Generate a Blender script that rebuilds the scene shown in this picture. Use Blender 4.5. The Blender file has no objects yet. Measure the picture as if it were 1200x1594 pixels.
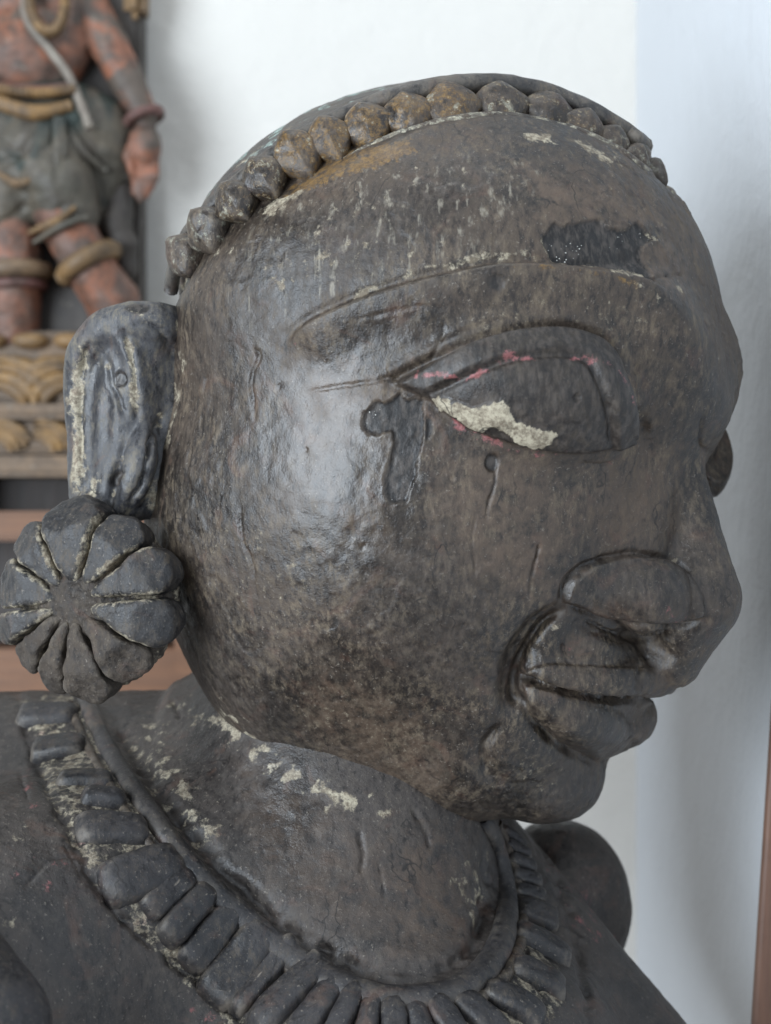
import bpy, math
import numpy as np
from mathutils import Vector
np.seterr(all='ignore')

# =====================================================================
# camera, light, exposure
# =====================================================================
S = 0.00028            # metres per sculpting unit
DIST = 2300.0          # eye to the plane of the statue's axis, in sculpting units
Z0 = 1.35              # height of the eye above the floor, m
scene = bpy.context.scene
col = scene.collection
cam_d = bpy.data.cameras.new('camera'); cam = bpy.data.objects.new('camera', cam_d); col.objects.link(cam)
cam.location = (0, -DIST*S, Z0); cam.rotation_euler = (math.radians(90), 0, 0)
cam_d.sensor_fit = 'VERTICAL'; cam_d.sensor_height = 36.0
cam_d.lens = 18.0/(797.0/DIST)
cam_d.clip_start = 0.02; cam_d.clip_end = 60
cam_d.dof.use_dof = True; cam_d.dof.focus_distance = (DIST-125)*S; cam_d.dof.aperture_fstop = 7.5
scene.camera = cam
world = bpy.data.worlds.new('World'); scene.world = world; world.use_nodes = True
bg = world.node_tree.nodes['Background']; bg.inputs[0].default_value = (0.90, 0.94, 1.0, 1); bg.inputs[1].default_value = 0.085
def area(name, loc, aim, sx, sy, energy, color):
    d = bpy.data.lights.new(name, 'AREA'); d.shape = 'RECTANGLE'; d.size = sx; d.size_y = sy; d.energy = energy; d.color = color
    o = bpy.data.objects.new(name, d); col.objects.link(o); o.location = loc
    o.rotation_euler = (Vector(aim)-Vector(loc)).to_track_quat('-Z', 'Y').to_euler(); return o
area('window_light', (-1.38, -1.42, Z0+0.14), (0.0, 0, Z0-0.04), 1.30, 1.50, 80, (0.82, 0.91, 1.0))
area('wall_fill_light', (0.35, -2.4, Z0+0.75), (0.30, 0.2, Z0), 0.9, 1.5, 9, (0.88, 0.94, 1.0))  # unseen fill lamp added to brighten the side wall
area('overhead_wall_fill', (-0.12, -0.10, Z0+1.25), (0.10, 0.25, Z0), 0.9, 0.5, 6.5, (0.93, 0.97, 1.0))  # lamp added overhead to lift both walls and the crown
scene.view_settings.view_transform = 'Standard'; scene.view_settings.look = 'None'
scene.view_settings.exposure = 0.0; scene.view_settings.gamma = 1.0; scene.view_settings.use_curve_mapping = False
scene.cycles.max_bounces = 6

# =====================================================================
# distance-field sculpting kit
# =====================================================================
# ---- camera-aligned sculpting space: u right, v up, w towards the viewer; unit = 0.28 mm

TH,PH=math.radians(60),math.radians(15)
def unit(v): v=np.array(v,float); return v/np.linalg.norm(v)
F_=np.array([math.cos(PH)*math.sin(TH),-math.sin(PH),math.cos(PH)*math.cos(TH)])
R_=np.array([-math.cos(TH),0,math.sin(TH)])
T_=np.array([math.sin(PH)*math.sin(TH),math.cos(PH),math.sin(PH)*math.cos(TH)])
HM=np.stack([F_,R_,T_])          # rows: head axes in camera space
def px2uvw(px,py,w=0.):
    s=(DIST-w)/DIST
    return np.array([(px-600)*s,(797-py)*s,w])
def uvw2px(p):
    p=np.asarray(p,float); s=DIST/(DIST-p[...,2])
    return np.stack([600+p[...,0]*s,797-p[...,1]*s],-1)
HO=px2uvw(780,506,-150.)
def head2uvw(q): return HO+np.asarray(q,float)@HM
def uvw2head(p): return (np.asarray(p,float)-HO)@HM.T
def mid(px,py,L=0.):
    """point of the head plane at lateral L seen at px,py -> (F,L,T)"""
    a=uvw2head([0,0,DIST]); b=uvw2head(px2uvw(px,py,0.)); d=b-a
    t=(L-a[1])/d[1]; return a+t*d
# ---- distance fields
class Field:
    def __init__(s,lo,hi,h):
        s.lo=np.array(lo,float); s.h=h
        s.n=np.ceil((np.array(hi,float)-s.lo)/h).astype(int)+1
        s.v=np.full(s.n,1e3,np.float32)
        s.ax=[(s.lo[i]+np.arange(s.n[i])*h).astype(np.float32) for i in range(3)]
    def box(s,lo,hi):
        a=np.clip(np.floor((np.array(lo)-s.lo)/s.h).astype(int),0,s.n)
        b=np.clip(np.ceil((np.array(hi)-s.lo)/s.h).astype(int)+1,0,s.n)
        if (b<=a).any(): return None
        sl=tuple(slice(a[i],b[i]) for i in range(3))
        g=[s.ax[0][sl[0]][:,None,None],s.ax[1][sl[1]][None,:,None],s.ax[2][sl[2]][None,None,:]]
        return sl,g
    def apply(s,lo,hi,fn,k,mode):
        r=s.box(lo,hi)
        if r is None: return
        sl,g=r; d=fn(*g); a=s.v[sl]
        if mode=='add': s.v[sl]=smin(a,d,k)
        elif mode=='cut': s.v[sl]=-smin(-a,d,k)
        elif mode=='and': s.v[sl]=-smin(-a,-d,k)
    def ell(s,c,r,k=0.,mode='add',rot=None):
        c=np.array(c,float); r=np.array(r,float)*np.ones(3); m=r.max()*(1 if rot is not None else 1)
        ext=(r if rot is None else np.full(3,r.max()))+k*2.2+2*s.h
        def fn(x,y,z):
            X,Y,Z=x-c[0],y-c[1],z-c[2]
            if rot is not None:
                Q=np.array(rot,float)
                X,Y,Z=[Q[i,0]*X+Q[i,1]*Y+Q[i,2]*Z for i in range(3)]
            k0=np.sqrt((X/r[0])**2+(Y/r[1])**2+(Z/r[2])**2)
            k1=np.sqrt((X/r[0]**2)**2+(Y/r[1]**2)**2+(Z/r[2]**2)**2)+1e-9
            return (k0*(k0-1)/k1).astype(np.float32)
        s.apply(c-ext,c+ext,fn,k,mode)
    def cap(s,a,b,ra,rb=None,k=0.,mode='add',flat=None):
        """tapered capsule"""
        rb=ra if rb is None else rb
        a=np.array(a,float); b=np.array(b,float); d=b-a; L2=max(d@d,1e-9); m=max(ra,rb)+k*2+2*s.h
        def fn(x,y,z):
            X,Y,Z=x-a[0],y-a[1],z-a[2]
            t=np.clip((X*d[0]+Y*d[1]+Z*d[2])/L2,0,1)
            return (np.sqrt((X-t*d[0])**2+(Y-t*d[1])**2+(Z-t*d[2])**2)-(ra+(rb-ra)*t)).astype(np.float32)
        s.apply(np.minimum(a,b)-m,np.maximum(a,b)+m,fn,k,mode)
    def path(s,pts,r,k=0.,mode='add',ks=8.):
        pts=np.array(pts,float); r=np.atleast_1d(np.array(r,float)); r=np.interp(np.linspace(0,1,len(pts)),np.linspace(0,1,len(r)),r) if len(r)>1 else np.ones(len(pts))*r[0]
        m=r.max()+k*1.2+2*s.h
        def fn(x,y,z):
            best=None
            for i in range(len(pts)-1):
                a=pts[i];d=pts[i+1]-a;L2=max(d@d,1e-9)
                X,Y,Z=x-a[0],y-a[1],z-a[2]
                t=np.clip((X*d[0]+Y*d[1]+Z*d[2])/L2,0,1)
                e=np.sqrt((X-t*d[0])**2+(Y-t*d[1])**2+(Z-t*d[2])**2)-(r[i]+(r[i+1]-r[i])*t)
                best=e if best is None else smin(best,e,ks)
            return best.astype(np.float32)
        s.apply(pts.min(0)-m,pts.max(0)+m,fn,k,mode)
    def half(s,n,c,k=0.,mode='and'):
        n=unit(n); c=float(c)
        s.apply(s.lo,s.lo+s.n*s.h,lambda x,y,z:(n[0]*x+n[1]*y+n[2]*z-c).astype(np.float32),k,mode)
    def blur(s,n=1):
        for _ in range(n):
            for ax in range(3):
                v=s.v; w=v.copy()
                i=[slice(None)]*3;j=[slice(None)]*3;m=[slice(None)]*3
                i[ax]=slice(0,-2);j[ax]=slice(2,None);m[ax]=slice(1,-1)
                w[tuple(m)]=.5*v[tuple(m)]+.25*(v[tuple(i)]+v[tuple(j)])
                s.v=w
    def mirror1(s):
        """copy the half at positive second axis over the other half (grid symmetric)"""
        n=s.n[1]; h=n//2
        s.v[:,:h,:]=s.v[:,::-1,:][:,:h,:]
    def sample(s,p):
        q=(np.asarray(p,float)-s.lo)/s.h; q=np.clip(q,0,s.n-1.001); i=q.astype(int); f=q-i
        out=0
        for dx in (0,1):
            for dy in (0,1):
                for dz in (0,1):
                    w=(f[...,0] if dx else 1-f[...,0])*(f[...,1] if dy else 1-f[...,1])*(f[...,2] if dz else 1-f[...,2])
                    out=out+w*s.v[i[...,0]+dx,i[...,1]+dy,i[...,2]+dz]
        return out
    def mesh(s):
        v=s.v; neg=v<0; n=s.n
        cnt=np.zeros(n-1,np.int8)
        for dx in (0,1):
            for dy in (0,1):
                for dz in (0,1):
                    cnt+=neg[dx:n[0]-1+dx,dy:n[1]-1+dy,dz:n[2]-1+dz]
        act=np.argwhere((cnt>0)&(cnt<8)); del cnt
        idx=np.full(n-1,-1,np.int32); idx[tuple(act.T)]=np.arange(len(act))
        cv={}
        for dx in (0,1):
            for dy in (0,1):
                for dz in (0,1): cv[dx,dy,dz]=v[act[:,0]+dx,act[:,1]+dy,act[:,2]+dz]
        acc=np.zeros((len(act),3)); num=np.zeros(len(act))
        for ax in range(3):
            for o1 in (0,1):
                for o2 in (0,1):
                    c0=[0,0,0]; others=[i for i in range(3) if i!=ax]
                    c0[others[0]]=o1;c0[others[1]]=o2; c1=list(c0); c1[ax]=1
                    a=cv[tuple(c0)];b=cv[tuple(c1)]; m=(a<0)!=(b<0)
                    t=np.where(m,a/np.where(m,a-b,1),0)
                    p=np.tile(np.array(c0,float),(len(act),1)); p[:,ax]=t
                    acc+=p*m[:,None]; num+=m
        verts=s.lo+(act+acc/num[:,None])*s.h
        quads=[]
        for ax in range(3):
            o=[i for i in range(3) if i!=ax]
            sl0=[slice(None)]*3; sl1=[slice(None)]*3
            sl0[ax]=slice(0,-1);sl1[ax]=slice(1,None)
            A=neg[tuple(sl0)];B=neg[tuple(sl1)]
            e=np.argwhere(A!=B)
            ok=(e[:,o[0]]>0)&(e[:,o[1]]>0)&(e[:,o[0]]<n[o[0]]-1)&(e[:,o[1]]<n[o[1]]-1); e=e[ok]
            fl=A[tuple(e.T)]
            d1=np.zeros(3,int);d1[o[0]]=1;d2=np.zeros(3,int);d2[o[1]]=1
            q=np.stack([idx[tuple((e-d1-d2).T)],idx[tuple((e-d2).T)],idx[tuple(e.T)],idx[tuple((e-d1).T)]],1)
            if ax==1: fl=~fl
            q=np.where(fl[:,None],q,q[:,::-1]); quads.append(q)
        quads=np.concatenate(quads)
        return verts,quads
def smin(a,b,k):
    if k<=0: return np.minimum(a,b)
    h=np.maximum(k-np.abs(a-b),0)/k
    return np.minimum(a,b)-h*h*h*k*np.float32(1/6)
def normals(v,q):
    n=np.cross(v[q[:,2]]-v[q[:,0]],v[q[:,3]]-v[q[:,1]])
    o=np.zeros_like(v)
    for i in range(4):
        for c in range(3): o[:,c]+=np.bincount(q[:,i],n[:,c],len(v))
    return o/(np.linalg.norm(o,axis=1)[:,None]+1e-12)
def cast(f,pts,off=0.,toh=None,tow=None,start=900.):
    """rays from the eye through pixels onto the zero set of a field; off = lift along the normal"""
    toh=toh or (lambda p:p)
    pts=np.atleast_2d(np.array(pts,float))
    a=np.array([0,0,DIST]); b=np.array([px2uvw(x,y,0.) for x,y in pts]); d=b-a; L=np.linalg.norm(d,axis=1)[:,None]; d/=L
    t=np.full(len(pts),DIST-start)
    for _ in range(220):
        p=a+d*t[:,None]; s=f.sample(toh(p)); t=t+np.clip(s,-20,20)*.6
    p=toh(a+d*t[:,None]); 
    if np.any(np.asarray(off)!=0): p=p+grad(f,p)*np.asarray(off,float).reshape(-1,1)
    return p
def grad(f,p,e=6.):
    g=np.stack([f.sample(p+np.eye(3)[i]*e)-f.sample(p-np.eye(3)[i]*e) for i in range(3)],-1)
    return g/(np.linalg.norm(g,axis=-1,keepdims=True)+1e-9)
def spl(pts,n=6):
    """Catmull-Rom through points"""
    P=np.array(pts,float); P=np.vstack([2*P[0]-P[1],P,2*P[-1]-P[-2]]); o=[]
    for i in range(1,len(P)-2):
        for t in np.arange(n)/n:
            o.append(.5*(2*P[i]+(P[i+1]-P[i-1])*t+(2*P[i-1]-5*P[i]+4*P[i+1]-P[i+2])*t*t+(3*P[i]-P[i-1]-3*P[i+1]+P[i+2])*t**3))
    o.append(P[-2]); return np.array(o)

def U(px,py,w=0.): return px2uvw(px,py,w)
M=mid
def build_head(h):
    n=int(round(540/h)); f=Field((-640,-n*h,-880),(620,n*h,470),h)
    E=f.ell; C=f.cap; P=f.path
    def S(pts,off=0.,n=5):
        o=cast(f,spl(pts,n),0,uvw2head); g=grad(f,o)
        off=np.interp(np.linspace(0,1,len(o)),np.linspace(0,1,len(np.atleast_1d(off))),np.atleast_1d(off)) if np.size(off)>1 else off
        return o+g*np.reshape(off,(-1,1))
    E((-76,0,-18),(446,445,396))                     # cranium
    E((-190,0,-40),(335,462,345),k=90)             # back of the skull
    E((-46,0,-330),(422,456,400),k=200)            # cheeks
    E((-215,0,-380),(265,420,290),k=150)           # back of the jaw, behind the ear ornament
    C((-80,150,-560),(130,80,-635),215,160,k=200)  # jaw
    E((160,0,-540),(205,235,190),k=120)            # muzzle
    E((270,0,-692),(88,112,74),k=60)               # chin
    E((292,0,-465),(108,165,105),k=70)             # upper lip mass
    E((318,0,-55),(92,115,85),k=70)                 # glabella
    f.mirror1()
    # eye bulge
    e=S([(610,595),(680,588),(760,600),(850,615),(920,640),(985,680)],-42,n=1)
    nrm=unit(grad(f,e[3:4])[0]); ax=unit(e[4]-e[2]); up=unit(np.cross(ax,nrm)); nrm=np.cross(up,ax)
    E(e[3]+ax*2,(160,98,92),k=34,rot=np.stack([ax,up,nrm]))
    # nose
    P([(345,0,-110),(402,0,-230),(428,0,-330)],[28,40,74],k=44)
    P([(426,0,-350),(418,0,-438)],[78,54],k=22)
    P([(290,50,-150),(320,70,-240),(320,80,-330)],[40,65,85],k=60)
    P([(385,88,-348),(305,128,-342),(250,154,-364)],[62,70,44],k=9)             # wing
    P(S([(1000,650),(1010,700),(990,760)],12),[10,14,6],k=40,mode='cut')  # inner corner hollow
    f.mirror1()
    # cheek crease
    P(S([(872,950),(838,978),(812,1025),(802,1070),(794,1105)],0),[8,18,24,20,6],k=30,mode='cut')
    P(S([(775,1125),(752,1160),(752,1195),(775,1220)],8),[4,10,9,4],k=30,mode='cut')
    # lips
    up=np.vstack([S([(816,1036),(870,1052),(930,1058),(985,1056)],-6,n=3),[M(1022,1052)]])
    lo=np.vstack([S([(812,1062),(850,1092),(895,1118),(935,1136)],[-6,-20],n=3),[M(934,1136)]])
    E(M(905,1000,115),(58,66,58),k=26)
    P(up,[10,22,27,30,34],k=9)
    P(lo,[10,27,38,43,45],k=6)
    f.mirror1()
    P(S([(890,962),(950,984),(1005,1000),(1040,1022)],3),[6,11,13,10],k=18,mode='cut')
    f.mirror1()
    P(S([(822,1125),(879,1172),(925,1192)],6),[8],k=20,mode='cut')
    f.mirror1(); f.blur(1)
    return f
def build_torso(h):
    f=Field((-760,-1060,-700),(700,-150,620),h)
    E=f.ell;C=f.cap;P=f.path
    C(U(560,1080,-250),U(515,1420,-135),240,272)
    E(U(560,1640,-60),(430,260,380),k=120)                      # chest
    C(U(420,1420,-190),U(-150,1530,150),250,270,k=140)          # near shoulder
    C(U(-90,1243,-330),U(420,1243,-330),190,k=300)
    E(U(872,1410,-430),(132,160,120),k=0)                      # far shoulder ball
    C(U(690,1350,-270),U(965,1725,-150),150,175,k=60)          # far chest slope
    f.blur(1)
    return f
def build_ear(h):
    f=Field((-560,-40,-220),(-260,360,240),h)
    E=f.ell;P=f.path
    n=unit((-.55,.1,.83)); ax=unit((-.83,-.05,-.55)); up=np.cross(n,ax); up=unit(up); ax=np.cross(up,n)
    rot=np.stack([ax,up,n])
    W=10
    P([U(268,530,W-50),U(262,640,W-52),U(240,770,W-40)],[46,46,40],k=10)
    P([U(215,545,W-34),U(205,640,W-34),U(190,770,W-28)],[62,60,50],k=20)
    P([U(150,560,W-50),U(146,650,W-52),U(142,770,W-40)],[44,40,34],k=20)
    hx=[U(290,512,W-30),U(240,503,W+8),U(175,508,W+6),U(134,548,W-22),U(124,600,W-40),U(128,680,W-42),U(134,780,W-20)]
    P(spl(hx,4),[28,32,30,28,23,19,20],k=18)
    P(spl([U(188,522,W+26),U(206,560,W+22),U(215,610,W+14),U(214,660,W+8)],4),[13,15,15,10],k=12)
    P(spl([U(166,560,W+34),U(160,630,W+24),U(158,700,W+24)],4),[5,11,7],k=20,mode='cut')
    P(spl([U(246,580,W+42),U(246,620,W+40),U(238,655,W+40)],4),[5,9,5],k=20,mode='cut')
    P(spl([U(226,668,W+12),U(218,715,W+24),U(205,760,W+20),U(188,790,W+12)],4),[14,26,24,12],k=8)
    P(spl([U(176,690,W+34),U(170,740,W+32),U(168,785,W+28)],4),[6,11,12],k=10,mode='cut')
    E(U(165,792,W-6),(60,26,34),k=14)
    f.blur(1)
    return f

# =====================================================================
# helpers: noise, mesh, marks on a surface
# =====================================================================
_rng = np.random.RandomState(7)
_perm = np.tile(_rng.permutation(256), 3)
_grd = _rng.normal(size=(256, 3)); _grd /= np.linalg.norm(_grd, axis=1)[:, None]
def noise(p, scale, seed=0.0):
    q = np.asarray(p, float)/scale+np.array([seed*17.3, seed*5.1+3.7, seed*9.9]); i = np.floor(q).astype(int); f = q-i
    w = f*f*f*(f*(f*6-15)+10); i &= 255; out = 0
    for a in (0, 1):
        for b in (0, 1):
            for c in (0, 1):
                g = _grd[_perm[_perm[_perm[(i[:, 0]+a) & 255]+((i[:, 1]+b) & 255)]+((i[:, 2]+c) & 255)]]
                d = g[:, 0]*(f[:, 0]-a)+g[:, 1]*(f[:, 1]-b)+g[:, 2]*(f[:, 2]-c)
                out = out+d*(w[:, 0] if a else 1-w[:, 0])*(w[:, 1] if b else 1-w[:, 1])*(w[:, 2] if c else 1-w[:, 2])
    return out*1.6
def sstep(a, b, x):
    t = np.clip((x-a)/(b-a), 0, 1); return t*t*(3-2*t)
def seg_dist(p, line):
    """distance to a polyline, signed side, position along it 0..1"""
    L = np.array(line, float); best = np.full(len(p), 1e9); side = np.zeros(len(p)); tt = np.zeros(len(p)); m = len(L)-1
    for i in range(m):
        a = L[i]; d = L[i+1]-a; l2 = max(d@d, 1e-9); r = p-a
        t = np.clip(r@d/l2, 0, 1); e = r-t[:, None]*d; dd = np.hypot(e[:, 0], e[:, 1]); k = dd < best
        best = np.where(k, dd, best); side = np.where(k, np.sign(d[0]*r[:, 1]-d[1]*r[:, 0]), side); tt = np.where(k, (i+t)/m, tt)
    return best, side, tt
def inside(p, poly):
    P = np.array(poly, float); o = np.zeros(len(p), bool); j = len(P)-1
    for i in range(len(P)):
        c = ((P[i, 1] > p[:, 1]) != (P[j, 1] > p[:, 1])) & (p[:, 0] < (P[j, 0]-P[i, 0])*(p[:, 1]-P[i, 1])/(P[j, 1]-P[i, 1]+1e-12)+P[i, 0])
        o ^= c; j = i
    return o
def poly_dist(p, poly):
    d, _, _ = seg_dist(p, list(poly)+[poly[0]]); return np.where(inside(p, poly), d, -d)
def subdivide(v, q):
    e = np.concatenate([q[:, [0, 1]], q[:, [1, 2]], q[:, [2, 3]], q[:, [3, 0]]]); e.sort(axis=1)
    key = e[:, 0].astype(np.int64)*len(v)+e[:, 1]; u, inv = np.unique(key, return_inverse=True)
    em = (v[u//len(v)]+v[u % len(v)])/2; n = len(q); nv = len(v); ne = len(u)
    E = (inv+nv).reshape(4, n); c = np.arange(n)+nv+ne
    V = np.vstack([v, em, v[q].mean(1)])
    Q = np.concatenate([np.stack([q[:, 0], E[0], c, E[3]], 1), np.stack([E[0], q[:, 1], E[1], c], 1), np.stack([c, E[1], q[:, 2], E[2]], 1), np.stack([E[3], c, E[2], q[:, 3]], 1)])
    return V, Q
def snap(f, p, n=2):
    for _ in range(n):
        s = f.sample(p); p = p-grad(f, p, 3.)*np.clip(s, -4, 4)[:, None]
    return p
MASKS = ('pale', 'pink', 'bare_dark', 'gold', 'green', 'worn', 'streak', 'polish')
class Skin:
    """a fine surface that is cut, raised and marked point by point; tools take points where the surface shows them"""
    def __init__(s, p, nrm, fold=None):
        s.p = p; s.n = nrm; s.d = np.zeros(len(p)); s.m = {k: np.zeros(len(p), np.float32) for k in MASKS}
        view = np.array([0, 0, DIST])-p; view /= np.linalg.norm(view, axis=1)[:, None]
        s.face = (nrm*view).sum(1); s.px = uvw2px(p); s.wob = noise(p, 14, 3)+.5*noise(p, 6, 4)
    def near(s, pts, r, face=.03):
        P = np.array(pts, float); lo = P.min(0)-r; hi = P.max(0)+r
        return np.where((s.face > face) & (s.px[:, 0] > lo[0]) & (s.px[:, 0] < hi[0]) & (s.px[:, 1] > lo[1]) & (s.px[:, 1] < hi[1]))[0]
    def line(s, pts, width, depth=0., mask=None, amt=1., wob=0., taper=True, n=5, face=.03, patch=0.):
        L = spl(pts, n) if n > 1 else np.array(pts, float)
        i = s.near(L, width*3+6, face)
        if not len(i): return
        d, sd, t = seg_dist(s.px[i], L); d = np.abs(d*sd+wob*s.wob[i]+wob*1.2*noise(s.p[i], 34, 23))
        g = np.exp(-(d/width)**2)
        if taper: g = g*np.clip(np.minimum(t, 1-t)*6+.15, 0, 1)
        if patch: g = g*sstep(-.25, .25, noise(s.p[i], patch, 8))
        s.d[i] += depth*g*(1+.9*np.clip(noise(s.p[i], 26, 21), -.7, .9) if n > 1 else 1)
        if mask: s.m[mask][i] = np.maximum(s.m[mask][i], amt*g)
    def patch(s, poly, depth=0., mask=None, amt=1., edge=3., wob=3., face=.03, lip=0.):
        i = s.near(poly, 14, face)
        if not len(i): return
        d = poly_dist(s.px[i], poly)+wob*s.wob[i]+wob*1.1*noise(s.p[i], 5.5, 27); g = sstep(-edge, edge, d)
        s.d[i] += depth*g+lip*np.exp(-((d+edge*1.5)/(edge*1.3))**2)
        if mask: s.m[mask][i] = np.maximum(s.m[mask][i], amt*g)
    def blob(s, c, r, depth=0., mask=None, amt=1., wob=0., asp=1., ang=0.):
        i = s.near([c], r*2.5)
        if not len(i): return
        x, y = (s.px[i]-np.array(c)).T; a = math.radians(ang); X = x*math.cos(a)+y*math.sin(a); Y = (-x*math.sin(a)+y*math.cos(a))*asp
        g = sstep(1.15, .75, (np.hypot(X, Y)+wob*s.wob[i])/r)
        s.d[i] += depth*g
        if mask: s.m[mask][i] = np.maximum(s.m[mask][i], amt*g)
    def apply(s): return s.p+s.n*s.d[:, None]
def to_world(p):
    p = np.asarray(p, float); return np.stack([p[:, 0]*S, -p[:, 2]*S, p[:, 1]*S+Z0], 1)
def mk(name, v, q, mat, parent=None, attrs=None, smooth=True, world_space=False):
    """one mesh object; v in sculpting space, q an array of quads or a list of faces"""
    v = v if world_space else to_world(v)
    me = bpy.data.meshes.new(name)
    if isinstance(q, np.ndarray) and q.ndim == 2:
        k = q.shape[1]; me.vertices.add(len(v)); me.vertices.foreach_set('co', v.astype(np.float32).ravel())
        me.loops.add(q.size); me.loops.foreach_set('vertex_index', q.astype(np.int32).ravel())
        me.polygons.add(len(q)); me.polygons.foreach_set('loop_start', np.arange(0, q.size, k, dtype=np.int32))
        me.update(calc_edges=True); me.validate()
    else:
        me.from_pydata([tuple(x) for x in v], [], [tuple(int(a) for a in f) for f in q])
    if smooth: me.polygons.foreach_set('use_smooth', [True]*len(me.polygons))
    for k, a in (attrs or {}).items():
        if np.any(a): me.attributes.new(k, 'FLOAT', 'POINT').data.foreach_set('value', np.asarray(a, np.float32))
    me.materials.append(mat); me.update()
    o = bpy.data.objects.new(name, me); col.objects.link(o)
    if parent is not None: attach(o, parent)
    return o
def attach(o, parent):
    o.parent = parent; 
    m = parent.matrix_world.copy() if parent.type != 'EMPTY' else None
    if parent.type == 'EMPTY':
        from mathutils import Matrix
        o.matrix_parent_inverse = Matrix.Translation(parent.location).inverted()
def empty(name, loc, label, cat, group=None):
    o = bpy.data.objects.new(name, None); col.objects.link(o); o.location = loc; o.empty_display_size = .03
    o['label'] = label; o['category'] = cat
    if group: o['group'] = group
    return o
def tag(o, label=None, cat=None, group=None, kind=None):
    for k, x in (('label', label), ('category', cat), ('group', group), ('kind', kind)):
        if x: o[k] = x
    return o
def split(v, q, sel):
    """faces picked by sel (bool per face) and the rest, each with its own points"""
    out = []
    for m in (sel, ~sel):
        f = q[m]; u, inv = np.unique(f, return_inverse=True); out.append((u, inv.reshape(f.shape)))
    return out

# =====================================================================
# materials
# =====================================================================
class NT:
    def __init__(s, name):
        s.mat = bpy.data.materials.new(name); s.mat.use_nodes = True; s.t = s.mat.node_tree; s.N = s.t.nodes; s.b = s.N['Principled BSDF']
        s.co = s.N.new('ShaderNodeTexCoord').outputs['Object']
    def link(s, a, b): s.t.links.new(a, b)
    def mapv(s, scale):
        m = s.N.new('ShaderNodeMapping'); m.inputs['Scale'].default_value = scale; s.link(s.co, m.inputs[0]); return m.outputs[0]
    def noise(s, scale, detail=4, rough=.6, vec=None, dist=0.):
        n = s.N.new('ShaderNodeTexNoise'); n.inputs['Scale'].default_value = scale; n.inputs['Detail'].default_value = detail
        n.inputs['Roughness'].default_value = rough; n.inputs['Distortion'].default_value = dist; s.link(vec or s.co, n.inputs['Vector']); return n.outputs[0]
    def voro(s, scale, feature='F1', vec=None):
        n = s.N.new('ShaderNodeTexVoronoi'); n.feature = feature; n.inputs['Scale'].default_value = scale; s.link(vec or s.co, n.inputs['Vector']); return n.outputs['Distance']
    def ramp(s, x, lo, hi, a=0., b=1.):
        n = s.N.new('ShaderNodeMapRange'); n.interpolation_type = 'SMOOTHSTEP'; s.link(x, n.inputs[0])
        for i, v in zip((1, 2, 3, 4), (lo, hi, a, b)): n.inputs[i].default_value = v
        return n.outputs[0]
    def math(s, op, a, b=None):
        n = s.N.new('ShaderNodeMath'); n.operation = op
        for i, x in enumerate((a, b)):
            if x is None: continue
            if isinstance(x, (int, float)): n.inputs[i].default_value = x
            else: s.link(x, n.inputs[i])
        return n.outputs[0]
    def mix(s, f, a, b, mode='MIX'):
        n = s.N.new('ShaderNodeMix'); n.data_type = 'RGBA'; n.blend_type = mode
        for i, x in ((0, f), (6, a), (7, b)):
            if isinstance(x, (int, float)): n.inputs[i].default_value = x
            elif isinstance(x, tuple): n.inputs[i].default_value = (*x, 1)
            else: s.link(x, n.inputs[i])
        return n.outputs[2]
    def attr(s, name):
        n = s.N.new('ShaderNodeAttribute'); n.attribute_name = name; return n.outputs['Fac']
    def bump(s, h, strength, dist, prev=None):
        n = s.N.new('ShaderNodeBump'); n.inputs['Strength'].default_value = strength; n.inputs['Distance'].default_value = dist
        s.link(h, n.inputs['Height'])
        if prev: s.link(prev, n.inputs['Normal'])
        return n.outputs[0]
    def done(s, color=None, rough=None, normal=None, spec=.5, metal=None):
        for k, x in (('Base Color', color), ('Roughness', rough), ('Normal', normal), ('Specular IOR Level', spec), ('Metallic', metal)):
            if x is None: continue
            if isinstance(x, (int, float)): s.b.inputs[k].default_value = x
            elif isinstance(x, tuple): s.b.inputs[k].default_value = (*x, 1)
            else: s.link(x, s.b.inputs[k])
        return s.mat
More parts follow.
